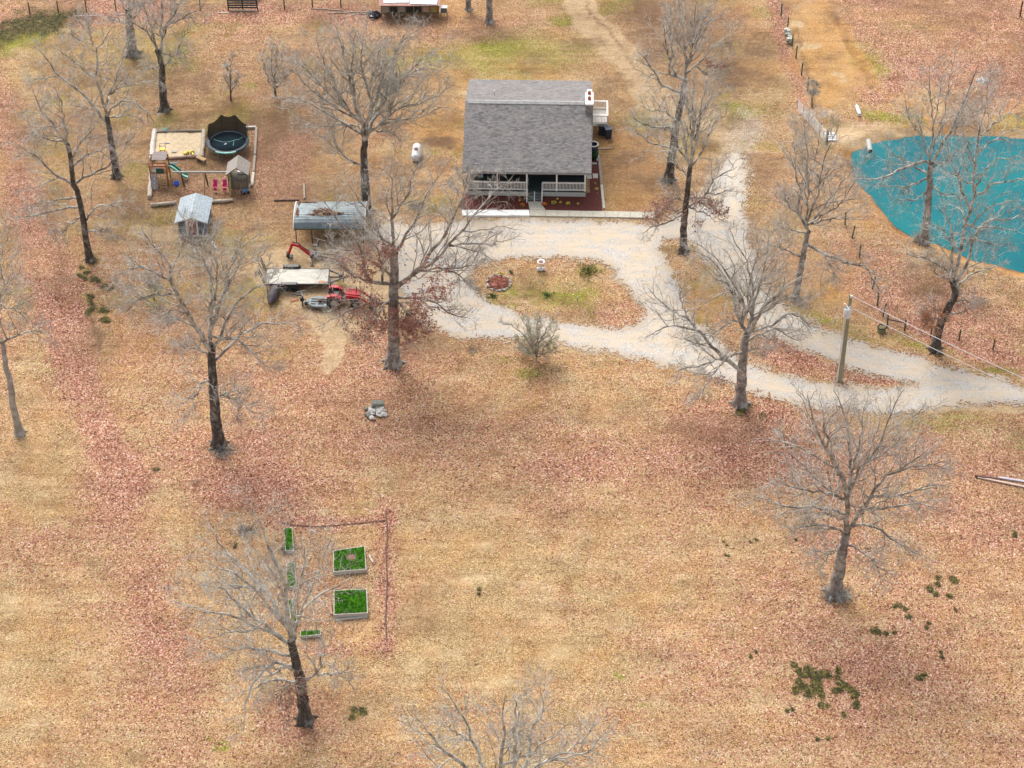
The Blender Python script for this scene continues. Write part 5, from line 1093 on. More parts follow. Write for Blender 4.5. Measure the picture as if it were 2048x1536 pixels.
bx0 = Vy(346, 357, b.y + by).x - b.x
MB().beam((bx0, by, bz), (-tw, by, bz), .1, .16).build("beam", mat("silver_beam", (.48, .46, .42), (.33, .31, .28), 5, .85, (.3, 4, 4)), t)
for px in (362, 410, 461):
    x = Vy(px, 357, b.y + by).x - b.x
    MB().beam((x, by, bz), (x - .05, by - .85, 0), .13, .13).build("leg", CEDAR, t); MB().beam((x + .03, by, bz), (x + .05, by + .85, 0), .12, .12).build("leg", TIMBER_D, t)
def hang(px, ln, label, name, m_, rope, parts):
    x = Vy(px, 357, b.y + by).x; s = thing(name, label, "swing", (x, b.y + by, bz - ln), 0, "swings hanging from the beam")
    for q in (-.22, .22): MB().tube([(q, 0, .25), (q, 0, ln - .06)], .014, 5).build("rope", rope, s)
    for nm, mb, mm in parts(): mb.build(nm, mm, s)
ROPE = mat("yellow_rope", (.55, .46, .25), (.4, .33, .18), 8, .8, bmp=0)
hang(352, 1.35, "blue bucket swing at the left end of the beam", "bucket_swing", BLUEP, ROPE, lambda: [("seat", MB().lathe([(.0, -.12), (.18, -.1), (.25, .1), (.27, .25), (.23, .25), (.2, .05), (0, -.05)], n=14), BLUEP), ("red_base", MB().lathe([(0, -.16), (.1, -.15), (.1, -.1)], n=10), RED)])
def pinkp(): return [("seat", MB().box((0, 0, .0), (.36, .32, .08), bev=.03).box((0, .15, .28), (.36, .07, .55), (R(-12), 0, 0), .03).box((-.18, 0, .12), (.05, .3, .18), bev=.01).box((.18, 0, .12), (.05, .3, .18), bev=.01), PINKP), ("leg_rest", MB().box((0, -.24, -.2), (.30, .06, .42), (R(25), 0, 0), .02), PINKP)]
hang(429, 1.45, "pink child seat swing nearer the blue bucket swing", "child_swing", PINKP, STEEL, pinkp); hang(448, 1.45, "pink child seat swing next to the gabled tower", "child_swing", PINKP, STEEL, pinkp)
t2 = thing("toy_cart", "faded blue and grey toy cart parked at the foot of the gabled tower", "toy", G(491, 386), .5)
MB().box((0, 0, .28), (.6, .4, .28), bev=.05).build("tub", mat("faded_blue", (.15, .24, .38), (.1, .17, .28), 4, .6), t2)
for x in (-.2, .2):
    for y in (-.22, .22): MB().tube([(x, y - .03, .12), (x, y + .03, .12)], .12, 10).build("wheel", RUBBER, t2)
MB().tube([(.3, 0, .3), (.7, 0, .45)], .02, 6).build("handle", BLACK, t2)
# ------------------------------------------------------------------ flatbed trailer
b = G(594, 580); t = thing("flatbed_trailer", "long flatbed trailer with grey plank deck, twin axles and raised ramps", "trailer", b, 0)
L2, W2, dz = 2.62, 2.0, .62
m = MB()
for i in range(13): m.box((0, .05 + (i + .5) * W2 / 13, dz), (2 * L2, W2 / 13 - .012, .05))
m.build("deck", mat("bleached_deck_planks", (.66, .64, .57), (.42, .40, .34), 3, .85, (.3, 5, 1)), t)
m = MB()
for y in (.0, W2 + .1): m.beam((-L2, y, dz - .05), (L2, y, dz - .05), .08, .18)
for x in (-L2, -1.3, 0, 1.3, L2): m.beam((x, 0, dz - .08), (x, W2 + .1, dz - .08), .08, .12)
m.beam((L2, .1, dz - .05), (L2 + 1.35, 1.05, dz - .05), .1, .12).beam((L2, W2, dz - .05), (L2 + 1.35, 1.05, dz - .05), .1, .12).beam((L2, 1.05, dz - .05), (L2 + 1.55, 1.05, dz - .05), .08, .1)
m.beam((L2, 0.03, dz + .15), (L2, W2 + .07, dz + .15), .05, .06).box((L2, .03, dz + .05), (.06, .06, .3)).box((L2, W2 + .07, dz + .05), (.06, .06, .3)); m.build("frame", BLACK, t)
for y, nm in ((-.18, 0), (W2 + .28, 0)):
    m = MB().prism([(-1.32, dz + .02), (-1.28, dz + .16), (-1.2, dz + .22), (.0, dz + .22), (.08, dz + .16), (.22, dz - .06), (.16, dz - .08), (.0, dz + .10), (-1.26, dz + .10), (-1.28, dz - .08)], y - .16, y + .16, 'y'); m.build("fender", BLACK, t)
for x in (-1.0, -.2):
    for y in (-.18, W2 + .28):
        w_ = MB().lathe([(.16, -.11), (.33, -.11), (.37, -.06), (.37, .06), (.33, .11), (.16, .11)], (x, y, .37), 22, True, Matrix.Rotation(R(90), 3, 'X')).build("wheel", RUBBER, t)
        MB().lathe([(0, -.09), (.17, -.07), (.19, -.05), (.19, .06), (0, .03)], (x, y, .37), 16, True, Matrix.Rotation(R(90), 3, 'X')).build("rim", NAVY, w_)
for y in (.25, W2 - .15):
    m = MB(); p0 = Vector((-L2 - .05, y, dz)); p1 = Vector((-L2 - .45, y, dz + 1.25))
    for s in (-.19, .19): m.beam(p0 + Vector((0, s, 0)), p1 + Vector((0, s, 0)), .06, .08)
    for k in range(6): q = p0.lerp(p1, (k + .3) / 6); m.beam(q + Vector((0, -.19, 0)), q + Vector((0, .19, 0)), .06, .04)
    m.build("ramp", BLACK, t)
MB().box((L2 + 1.0, 1.05, dz + .1), (.25, .2, .25)).tube([(L2 + 1.2, 1.05, 0), (L2 + 1.2, 1.05, dz + .5)], .04, 8).box((L2 + 1.62, 1.05, dz), (.2, .12, .12)).build("jack", BLACK, t)
MB().blob((L2 - .45, .25, dz + .04), (.34, .22, .03), 4, rough=.4).build("leaf_heap", mat("tan_leaves", (.55, .33, .2), (.35, .2, .12), 20, .9), t)
t = thing("jerry_can", "bright yellow can standing under the trailer tongue", "can", G(680, 571), .3); MB().box((0, 0, .24), (.42, .28, .46), bev=.06).build("body", YEL, t); MB().tube([(-.1, 0, .46), (-.1, 0, .55), (.1, 0, .55), (.1, 0, .46)], .03, 6).build("handle", YEL, t)

# ------------------------------------------------------------------ tractor (faces +x)
def tyre(t, x, y, r, w, lug=True, rimm=STEEL, nm="wheel"):
    m = MB().lathe([(r * .55, -w / 2), (r * .9, -w / 2), (r, -w * .36), (r, w * .36), (r * .9, w / 2), (r * .55, w / 2)], (x, y, r), 28, True, Matrix.Rotation(R(90), 3, 'X'))
    if lug:
        for k in range(18):
            a = k * 2 * math.pi / 18
            for s in (-1, 1): m.box((x + math.cos(a + s * .1) * r, y + s * w * .24, r + math.sin(a + s * .1) * r), (.07, w * .46, .05), Matrix.Rotation(-a + math.pi / 2, 3, 'Y') @ Matrix.Rotation(s * .5, 3, 'Z'))
    o = m.build(nm, RUBBER, t)
    MB().lathe([(0, -w * .2), (r * .3, -w * .25), (r * .56, -w * .42), (r * .56, w * .42), (r * .3, w * .1), (0, w * .1)], (x, y, r), 20, True, Matrix.Rotation(R(90), 3, 'X')).build("rim", rimm, o)
b = G(690, 617); t = thing("tractor", "red compact tractor with front loader parked below the trailer", "tractor", b, R(-2))
for y in (.0, 1.35): tyre(t, -.85, y, .60, .34)
for y in (.1, 1.25): tyre(t, .85, y, .38, .24)
hood = MB().prism([(.05, .72), (1.25, .72), (1.33, .95), (1.25, 1.12), (.05, 1.25)], .38, .98, 'y').build("hood", RED, t)
MB().box((1.32, .68, .92), (.05, .42, .3)).build("grille", BLACK, hood)
for y in (.46, .90): MB().box((1.345, y, 1.0), (.04, .12, .1)).build("headlight", WHITE, hood)
MB().box((-.1, .68, .55), (2.1, .4, .35)).box((-.75, .68, .7), (.5, 1.0, .25)).build("chassis", BLACK, t)
for y in (.08, 1.28): MB().prism([(-1.5, .95), (-1.42, 1.2), (-1.1, 1.32), (-.6, 1.3), (-.28, 1.1), (-.18, .75), (-.26, .75), (-.36, 1.04), (-.64, 1.2), (-1.08, 1.22), (-1.36, 1.12), (-1.42, .95)], y - .17, y + .17, 'y').build("fender", RED, t)
MB().box((-.75, .68, 1.02), (.48, .48, .12), bev=.04).box((-.99, .68, 1.26), (.1, .46, .42), (0, R(-10), 0), .03).build("seat", BLACK, t)
MB().box((-.15, .68, .62), (.7, 1.05, .05)).build("floor_plate", BLACK, t)
MB().tube([(.02, .68, .9), (-.2, .68, 1.3)], .03, 8).lathe([(.17, -.015), (.19, 0), (.17, .015), (.17, -.015)], (-.21, .68, 1.32), 20, True, Matrix.Rotation(R(-28), 3, 'Y')).build("steering_wheel", BLACK, t)
MB().tube([(-1.2, .2, 1.0), (-1.25, .2, 2.05), (-1.25, .28, 2.15), (-1.25, 1.08, 2.15), (-1.25, 1.16, 2.05), (-1.2, 1.16, 1.0)], .045, 8).build("roll_bar", BLACK, t)
for y in (.22, 1.14):
    m = MB().beam((.15, y, 1.15), (1.25, y, 1.0), .1, .16).beam((1.2, y, 1.03), (2.05, y, .28), .1, .14).beam((.15, y, .55), (.15, y, 1.2), .14, .12); m.build("loader_arm", RED, t)
    MB().tube([(.3, y, .75), (1.1, y, .85)], .04, 8).build("hydraulic_ram", STEEL, t)
MB().prism([(2.0, .08), (2.55, .02), (2.58, .06), (2.12, .16), (2.08, .45), (2.2, .62), (2.12, .62), (1.98, .45)], -.05, 1.4, 'y').build("bucket", BLACK, t)
MB().tube([(-.15, .3, .9), (-.1, .28, 1.3)], .02, 6).tube([(.95, .68, 1.15), (.95, .68, 1.75)], .035, 8).build("exhaust", BLACK, t)
# rotary mower behind it
b = G(636, 620); t = thing("rotary_mower", "grey green rotary mower deck hitched behind the red tractor", "mower", b, R(-2))
m = MB(); out = [(.75, -.1), (.75, 1.3)] + [(-.15 + .75 * math.cos(a), .6 + .70 * math.sin(a)) for a in [R(x) for x in range(90, 271, 15)]]
m.prism(out[::-1], .28, .42); m.prism([(x * .97, .6 + (y - .6) * .97) for x, y in out][::-1], .42, .44); m.build("deck", GREY_P, t)
m = MB()
for y in (.25, .575, .9): m.beam((-.6, y, .47), (.75, y, .47), .05, .05)
m.beam((.75, .2, .47), (1.1, .45, .62), .05, .06).beam((.75, .95, .47), (1.1, .7, .62), .05, .06).tube([(.1, .575, .45), (.1, .575, .66)], .13, 12).tube([(.1, .575, .6), (1.15, .575, .6)], .05, 8); m.build("hitch_frame", mat("rusty_brown", (.16, .11, .08), (.08, .055, .04), 7, .8), t)
MB().lathe([(.06, -.05), (.2, -.05), (.2, .05), (.06, .05)], (-.98, .575, .2), 14, True, Matrix.Rotation(R(90), 3, 'X')).build("tail_wheel", RUBBER, t)
for q in ((.6, .15), (.6, 1.0), (-.1, .2), (.62, .6)): MB().box((q[0], q[1], .455), (.14, .1, .03)).build("decal", WHITE, t)
# post hole auger attachment
b = G(606, 615); t = thing("auger_attachment", "black three point implement standing left of the rotary mower", "implement", b, .2)
m = MB(); m.beam((0, 0, .1), (0, .9, .1), .08, .08).beam((0, 0, .1), (.05, .25, .95), .08, .08).beam((0, .9, .1), (.05, .65, .95), .08, .08).beam((.05, .2, .95), (.05, .75, .95), .1, .1).beam((0, .45, .5), (.45, .45, .35), .07, .07).beam((.05, .45, .9), (-.75, .7, 1.0), .08, .1)
m.box((.0, .45, .55), (.3, .3, .35), bev=.04); m.build("frame", BLACK, t)
MB().tube([(-.35, .95, .9), (.4, 1.0, .95)], .05, 8).tube([(.4, .2, .2), (.4, .2, .5)], .16, 14).build("gearbox", GREY_P, t)
log("stake", (581, 603), (597, 599), .05, mat("orange_plastic", (.8, .2, .08), (.6, .13, .05), 5, .6), "orange rod lying in the grass left of the black implement", "rod", bend=.01)
# backhoe attachment
b = G(619, 520); t = thing("backhoe_attachment", "red backhoe arm on a black frame standing on the sand above the trailer", "backhoe", b, 0)
MB().beam((.15, .1, .45), (-.75, .35, 1.15), .16, .26).build("boom", RED, t); MB().beam((-.7, .35, 1.15), (-1.45, .45, 1.35), .15, .2).build("boom_end", RED, t)
MB().beam((-1.4, .45, 1.4), (-1.75, .35, .45), .14, .2).build("dipper", RED, t)
MB().tube([(.0, .2, .75), (-.85, .4, 1.35)], .05, 8).tube([(-.8, .42, 1.45), (-1.4, .45, 1.55)], .045, 8).build("hydraulic_ram", BLACK, t)
MB().prism([(-1.95, .5), (-1.98, .2), (-1.8, .05), (-1.45, .1), (-1.5, .18), (-1.7, .2), (-1.8, .45)], .15, .6, 'y').build("bucket", BLACK, t)
m = MB().box((.3, .3, .4), (.45, .7, .45), bev=.05).box((.75, .3, .35), (.6, .5, .2)); m.beam((.25, .0, .3), (.3, -.75, .05), .1, .1).beam((.25, .6, .3), (.3, 1.3, .05), .1, .1).box((.3, -.8, .04), (.3, .2, .06)).box((.3, 1.35, .04), (.3, .2, .06)); m.build("main_frame", BLACK, t)
MB().box((.55, .95, .85), (.42, .42, .1), bev=.04).box((.72, .95, 1.08), (.1, .4, .4), bev=.03).build("seat", BLACK, t)
for q in (.25, .35, .42): MB().tube([(q, .75, .6), (q - .02, .75, 1.05)], .015, 5).build("lever", STEEL, t)
m = MB().beam((.9, .1, .3), (2.7, -.25, .12), .09, .1).beam((.9, .55, .3), (2.9, .35, .12), .09, .1).beam((2.1, -.1, .18), (2.15, .45, .18), .07, .08); m.build("subframe_rail", mat("rust_black_steel", (.09, .055, .045), (.04, .025, .02), 7, .7), t)
# black ribbed pipe
a_, b_ = G(541, 612), G(552, 583); t = thing("drain_pipe_roll", "stubby black ribbed drain pipe section lying on the leaves below the trailer", "pipe", a_); d = b_ - a_; u = d.normalized(); L_ = d.length * 1.0
m = MB(); pts = []; rs = []
for i in range(57):
    f = i / 56; env = .20 + .20 * sstep(.0, .35, f) - .05 * sstep(.8, 1, f); pts.append(u * (L_ * f) + Vector((0, 0, .38))); rs.append(float(env + (.02 if i % 2 else -.01)))
m.tube(pts, rs, 18).build("body", mat("dull_black_pipe", (.09, .075, .085), (.045, .035, .04), 6, .7), t); MB().tube([pts[0] - u * .12, pts[0] + u * .02], .15, 14).build("collar", mat("rusty_brown", (.16, .11, .08), (.08, .055, .04), 7, .8), t)

# ------------------------------------------------------------------ rock pile
ROCKW = mat("chalky_limestone", (.80, .77, .72), (.50, .47, .42), 6, .9, bmp=.5, bd=.03)
b = G(752, 826); t = thing("rock_pile", "heap of pale limestone blocks on the leaf covered slope", "rock pile", b); rd = random.Random(4)
MB().box((.1, .75, .3), (.95, .45, .4), (.15, .1, .15), .05).build("rock", ROCK_D, t)
for i in range(44):
    a = rd.uniform(0, 6.28); q = rd.uniform(0, 1) ** .55; x, y = q * .95 * math.cos(a), q * .8 * math.sin(a); s = rd.uniform(.10, .24)
    MB().blob((x, y, s * .55 + (1 - q) * .12), (s, s * .8, s * .65), i + 3, 7, 4, .2).build("rock", ROCKW if i % 7 else ROCK_D, t)
# stone pile on the fence line
b = G(1579, 88); t = thing("rock_pile", "narrow stack of pale field stones against the fence at upper right", "rock pile", b)
for i in range(16):
    y = i / 15 * 2.0; s = rd.uniform(.16, .26); MB().box((rd.uniform(-.15, .15), y, .15 + rd.uniform(0, .35)), (s * 2.2, s * 1.3, s), (rd.uniform(-.2, .2), rd.uniform(-.2, .2), rd.uniform(-.5, .5)), .04).build("rock", (ROCK, ROCK_D, WHITE)[i % 5 // 2], t)

# ------------------------------------------------------------------ raised garden beds
GRM = leaf_mat("lush_green_grass", [(0, (.05, .22, .01)), (.5, (.13, .42, .015)), (1, (.30, .60, .04))])
def bed(name, quad, h, label, th=.06, wood=BOARD, bare=None, dens=420):
    Q = [Vector((x, y, 0)) for x, y in W(quad, h)]; c = sum(Q, Vector()) / 4; t = thing(name, label, "garden bed", c, 0, "raised garden beds"); Q = [q - c for q in Q]
    m = MB()
    for i in range(4):
        a, b2 = Q[i], Q[(i + 1) % 4]; e = (b2 - a).normalized()
        for k in range(2): m.beam(a - e * (th / 2 if i % 2 else -th / 2) + Vector((0, 0, h * (.25 + .5 * k))), b2 + e * (th / 2 if i % 2 else -th / 2) + Vector((0, 0, h * (.25 + .5 * k))), th, h * .49)
    m.build("frame", wood, t)
    MB().prism([(q.x * .97, q.y * .97) for q in Q], .0, h - .10).build("soil", GRASS_B, t)
    g = np.random.default_rng(int(abs(c.x) * 100)); area = abs((Q[1] - Q[0]).cross(Q[3] - Q[0]).z); k = int(area * dens); a = g.random((k, 1)); b2 = g.random((k, 1))
    q = [np.array(x) for x in Q]; P = ((q[0] * (1 - a) + q[1] * a) * (1 - b2) + (q[3] * (1 - a) + q[2] * a) * b2) * .95
    if bare is not None: P = P[np.hypot(P[:, 0] - bare[0], P[:, 1] - bare[1]) > bare[2] * (.8 + .4 * g.random(len(P)))]
    k = len(P); hh_ = (.06 + .16 * g.random((k, 1))) * (1 + .4 * (fbm(P[:, 0], P[:, 1], .5, 4)[:, None] - .5)); ang = g.random(k) * 6.283; w_ = np.stack([np.cos(ang), np.sin(ang), np.zeros(k)], 1) * .035
    ln = g.normal(size=(k, 3)) * .06; ln[:, 2] = 0; base = P + np.array([0, 0, h - .11]); top = base + ln + np.concatenate([np.zeros((k, 2)), hh_], 1)
    V = np.stack([base - w_, base + w_, top + w_ * .4, top - w_ * .4], 1).reshape(-1, 3); link_mesh("grass", np_mesh("grass", V, np.arange(k * 4).reshape(k, 4)), GRM, t)
    if bare is not None: MB().blob((bare[0], bare[1], h - .09), (bare[2], bare[2] * .8, .05), 3, rough=.3).build("leaf_patch", mat("dry_leaf_heap", (.34, .18, .13), (.14, .07, .05), 22, .9), t)
    return t
bed("raised_bed", [(667, 1143), (732, 1138), (729, 1092), (667, 1101)], .34, "square green bed with a bare leafy patch in its middle", bare=(.1, .25, .38))
bed("raised_bed", [(668, 1229), (735, 1225), (733, 1178), (668, 1181)], .42, "square bright green bed with double plank front, nearest the camera of the two square ones")
bed("raised_bed", [(571, 1101), (587, 1100), (584, 1055), (568, 1056)], .30, "narrow green bed farthest from the camera", .05)
bed("raised_bed", [(574, 1173), (592, 1172), (589, 1125), (573, 1126)], .26, "narrow green bed in the middle of the row of three", .05)
bed("raised_bed", [(583, 1244), (593, 1243), (593, 1198), (576, 1200)], .26, "narrow green bed half hidden behind the oak limbs", .05)
bed("raised_bed", [(601, 1272), (641, 1269), (641, 1259), (601, 1262)], .24, "short green bed lying crosswise at the foot of the row", .05, dens=500)
timber("plank", (663, 1230), (658, 1194), .18, .1, mat("reddish_plank", (.45, .27, .18), (.28, .15, .1), 6, .85), "reddish plank leaning along the left side of the near square bed", "plank", "planks by the garden beds")
timber("plank", (672, 1241), (735, 1235), .12, .12, BOARD, "grey plank on the ground in front of the near square bed", "plank", "planks by the garden beds")
timber("plank", (738, 1110), (746, 1126), .16, .06, LOGM, "short pale board beside the far square bed", "plank", "planks by the garden beds")
GP = [(773, 1283), (771, 1235), (774, 1170), (772, 1105), (775, 1072), (772, 1023)]
for i, (a_, b_) in enumerate(zip(GP[:-1], GP[1:])):
    log("border_pole", a_, b_, .04, TIMBER_D, ["dark pole at the near end of the garden's right border", "dark pole level with the near square bed", "dark pole between the two square beds on the right border", "dark pole level with the far square bed", "dark pole sticking out past the far garden corner"][i], "pole", "poles bordering the garden", seed=i, sides=7, bend=.03)
GP = [(560, 1046), (600, 1052), (640, 1053), (700, 1048), (771, 1041)]
for i, (a_, b_) in enumerate(zip(GP[:-1], GP[1:])):
    log("border_pole", a_, b_, .03, TIMBER_D, ["thin dark pole behind the farthest narrow bed", "thin dark pole right of the farthest narrow bed", "thin dark pole in the middle of the garden's far border", "thin dark pole reaching the garden's far right corner"][i], "pole", "poles bordering the garden", seed=20 + i, sides=7, bend=.05)

# ------------------------------------------------------------------ things on the gravel loop island
t = thing("bird_bath", "white pedestal bird bath at the top of the grass island", "bird bath", G(1082, 539))
MB().lathe([(0, .0), (.26, .0), (.26, .1), (.16, .16), (.1, .25), (.09, .55), (.14, .68)], n=14).build("pedestal", WHITE, t)
MB().lathe([(.08, .66), (.24, .72), (.33, .82), (.34, .85), (.27, .85), (.2, .79), (0, .77)], n=20).build("basin", WHITE, t); MB().lathe([(0, .80), (.25, .80)], n=18).build("leaf_fill", mat("wet_leaves", (.22, .05, .045), (.1, .03, .03), 14, .6), t)
MB().blob((-.22, -.12, .14), (.16, .14, .16), 3).blob((.24, -.1, .12), (.16, .12, .13), 5).build("base_stones", WHITE, t)
b = G(997, 566); t = thing("stone_ring", "ring of small pale stones filled with red brown leaves", "stone ring", b)
for i in range(30):
    a = i * 2 * math.pi / 30; s = rd.uniform(.07, .14); MB().blob((1.02 * math.cos(a) * rd.uniform(.93, 1.07), 1.05 * math.sin(a) * rd.uniform(.93, 1.07), s * .4), (s, s, s * .7), i + 40, 6, 4, .3).build("stone", ROCK if i % 3 else ROCK_D, t)
MB().blob((0, 0, .02), (.9, .92, .13), 8, 16, 6, .12).build("leaf_heap", mat("red_leaf_heap", (.36, .15, .11), (.13, .05, .035), 16, .95, bmp=.9, bd=.05), t)
g = np.random.default_rng(9); a = g.random(900) * 6.283; q = np.sqrt(g.random(900)) * .95; V, F_ = leafquads(np.stack([q * np.cos(a), q * np.sin(a), .16 - .1 * q * q], 1), .07, g, .5); link_mesh("leaves", np_mesh("leaves", V, F_), DEAD, t)
for px, py, lb in ((1087, 571, "thin white stake left of centre on the island"), (1205, 566, "white stake below the island shrub"), (1155, 603, "short white stake in the leaves near the island's lower edge"), (1234, 629, "white stake near the island's right end")):
    t = thing("garden_light", lb, "garden light", G(px, py), 0, "stake lights on the island"); MB().tube([(0, 0, 0), (0, 0, .36)], .02, 6).build("stake", BLACK, t); MB().lathe([(0, .36), (.05, .36), (.065, .46), (.03, .52), (0, .53)], n=10).build("lamp", WHITE, t)
def tuft(px, py, r, h, num, m_, label, name="low_plant", cat="plant", group="low plants on the island"):
    g = np.random.default_rng(int(px * 3 + py)); b = G(px, py); a = g.random(num) * 6.283; q = g.random(num) ** .8 * r * (1 + .45 * np.sin(a * 3 + px) + .3 * np.sin(a * 5 + py)); c = np.stack([q * np.cos(a), q * np.sin(a) * 1.2, h * np.clip(1 - .5 * (q / r) ** 2, .1, 1) * g.random(num) + .02], 1)
    V, F_ = leafquads(c, .07, g); return tag(link_mesh(name, np_mesh(name, V, F_), m_, None, b), label, cat, group)
LG = leaf_mat("dark_low_leaves", [(0, (.03, .08, .015)), (.6, (.08, .16, .03)), (1, (.2, .26, .08))]); LO = leaf_mat("olive_low_leaves", [(0, (.07, .06, .015)), (.6, (.15, .14, .03)), (1, (.3, .3, .08))])
tuft(985, 592, .45, .07, 150, LG, "dark green creeping plant below the stone ring"); tuft(1094, 590, .40, .07, 130, LG, "dark green creeping plant in the middle of the island"); tuft(1176, 543, .85, .35, 520, LO, "dark leafy clump at the upper right of the island"); tuft(1022, 545, .2, .15, 80, LG, "small green sprig behind the stone ring"); tuft(1001, 549, .16, .2, 70, leaf_mat("yellow_flowers", [(0, (.5, .4, .03)), (1, (.8, .65, .05))]), "yellow flower tuft on the far rim of the stone ring")
# low bushes and moss patches in the field
mp = [(1592, 1338, .45, 260), (1612, 1348, .5, 330), (1635, 1345, .6, 450), (1650, 1362, .6, 420), (1606, 1372, .6, 330), (1626, 1378, .6, 450), (1648, 1383, .45, 260), (1678, 1345, .35, 200), (1682, 1370, .5, 350), (1698, 1375, .45, 330), (1708, 1402, .45, 260), (1652, 1412, .35, 150), (1643, 1472, .28, 90), (1692, 1430, .25, 70), (1846, 1352, .38, 220), (1880, 1310, .28, 90), (1760, 1264, .42, 220), (1790, 1263, .18, 60), (1856, 1249, .3, 100), (1802, 1218, .42, 220), (1912, 1218, .2, 60), (1876, 1186, .45, 250), (1900, 1194, .3, 120), (1893, 1160, .5, 220), (2028, 1068, .3, 120), (1740, 1098, .2, 50), (1456, 1111, .2, 60), (1505, 1085, .2, 60), (1594, 1080, .2, 50), (1506, 1306, .25, 70), (1578, 1418, .3, 80), (957, 1177, .25, 110), (187, 594, .42, 300), (168, 541, .4, 240), (198, 622, .7, 420), (208, 640, .5, 240), (162, 553, .4, 180), (212, 578, .5, 150), (197, 556, .5, 220), (125, 38, 1.5, 1300), (105, 42, 1.5, 1300), (85, 45, 1.5, 1300), (65, 50, 1.4, 1000), (42, 50, 1.4, 1100), (15, 58, 1.4, 1000), (30, 72, 1.3, 600), (5, 78, 1.2, 500), (1408, 36, .25, 120), (715, 1422, .5, 220), (465, 1095, .3, 80), (1450, 1085, .2, 40), (1478, 818, .8, 300), (310, 940, .2, 90), (182, 522, .6, 200)]
cs = []; g = np.random.default_rng(77)
for px, py, r_, k in mp:
    k = int(k * 3.0); r_ *= 1.2; b = G(px, py); nl = max(2, int(r_ * 8)); cc = g.normal(size=(nl, 2)) * r_ * .55; w_ = g.integers(0, nl, k); q = cc[w_] + g.normal(size=(k, 2)) * r_ * .21
    cs.append(np.stack([b.x + q[:, 0], b.y + q[:, 1] * 1.15, .01 + g.random(k) * .05], 1))
V, F_ = leafquads(np.vstack(cs), .042, g, .12); tag(link_mesh("ground_cover", np_mesh("ground_cover", V, F_), leaf_mat("dark_moss_green", [(0, (.03, .028, .004)), (.6, (.075, .065, .008)), (1, (.24, .19, .04))])), "low dark green ground cover in scattered patches", "ground cover", kind='stuff')

# ------------------------------------------------------------------ fallen leaves lying on the lawn
g = np.random.default_rng(31); N = 300000
fx, fy = g.random(N) * 112 - 56, g.random(N) * 122 + 80
ix = np.clip(np.searchsorted(gx, fx), 0, len(gx) - 1); iy = np.clip(np.searchsorted(gy, fy), 0, len(gy) - 1); dn = LEAFMAP[iy, ix] * (.5 + 1.0 * lattice(fx, fy, .9, 71))
ok = g.random(N) < dn * .95; fx, fy = fx[ok], fy[ok]
dd = polydist(fx, fy, DRIVE); isl = np.maximum(polydist(fx, fy, ISLAND), polydist(fx, fy, MEDIAN)); ond = (dd > -.1) & (isl < 0); pnd = polydist(fx, fy, POND) > -1.3
hx = (fx - hc.x); hy = (fy - hc.y); inh = (np.abs(hx) < hw + .6) & (hy > -1.6) & (hy < 14.5)
slb = (polydist(fx, fy, W([(920, 414), (1320, 416), (1320, 438), (920, 438)])) > 0) | (polydist(fx, fy, W(SBX)) > .0)
ok = ~((ond & (g.random(len(fx)) > .10)) | pnd | inh | slb); fx, fy = fx[ok], fy[ok]
c = np.stack([fx, fy, (fbm(fx, fy, 6, 3) - .5) * .09 - .03 + .02 + g.random(len(fx)) * .05], 1)
V, F_ = leafquads(c, .045, g, .45)
tag(link_mesh("fallen_leaves", np_mesh("fallen_leaves", V, F_), leaf_mat("fallen_oak_leaves", [(0, (.16, .07, .045)), (.3, (.33, .15, .10)), (.65, (.42, .205, .13)), (.92, (.54, .32, .23)), (1, (.72, .56, .46))])), "red brown oak leaves lying scattered over the lawn", "leaves", kind='stuff')
# fallen twigs
g = np.random.default_rng(33); N = 1500; fx, fy = g.random(N) * 100 - 50, g.random(N) * 115 + 85
c0 = np.stack([fx, fy, np.full(N, .05)], 1); a = g.random(N) * 6.283; ln = (.15 + .5 * g.random(N) ** 2)[:, None]; d = np.stack([np.cos(a), np.sin(a), np.zeros(N)], 1) * ln
d2 = np.stack([np.cos(a + .5), np.sin(a + .5), np.zeros(N)], 1) * ln * .7
ok = polydist(fx, fy, POND) < -1.5; V, F_ = tubes(np.stack([c0, c0 + d, c0 + d + d2], 1)[ok], np.full((ok.sum(), 3), .012), 3); tag(link_mesh("fallen_twigs", np_mesh("fallen_twigs", V, F_), LIMB_P), "pale broken twigs strewn on the lawn", "twigs", kind='stuff')

# ------------------------------------------------------------------ utility pole and its lines
b = G(1680, 762); top = Vy(1702, 589, b.y); ph = top.z
t = thing("utility_pole", "tall greenish wooden power pole with a white transformer between the two gravel lanes", "utility pole", b, 0)
PM = mat("greenish_pole_wood", (.36, .33, .22), (.20, .19, .12), 5, .85, (3, 3, .5)); dx = top.x - b.x
MB().tube([(0, 0, -.3), (dx * .5, 0, ph * .5), (dx, 0, ph)], [.20, .165, .13], 12).build("pole", PM, t)
tz = ph * .80; tx = dx * .8
TF = mat("white_transformer", (.72, .76, .78), (.6, .64, .66), 4, .4, bmp=.05)
tr = MB().lathe([(0, -.05), (.22, -.05), (.27, .0), (.27, .75), (.24, .82), (0, .86)], (tx - .18, -.33, tz - .2), 18).build("transformer", TF, t)
MB().lathe([(.05, .0), (.09, .05), (.05, .1), (.09, .15), (.04, .2), (0, .2)], (tx - .28, -.3, tz + .64), 10).lathe([(.04, 0), (.07, .1), (.04, .22), (0, .22)], (tx - .02, -.33, tz + .64), 10).build("bushing", WHITE, tr)
MB().tube([(tx - .38, -.2, tz + .6), (tx - .42, -.2, tz + 1.0)], .06, 8).build("cutout", WHITE, t)
MB().tube([(-.24, -.08, 0), (tx - .30, -.08, tz - .3)], .045, 8).build("conduit", mat("white_conduit", (.78, .78, .76), (.66, .66, .64), 5, .5), t)
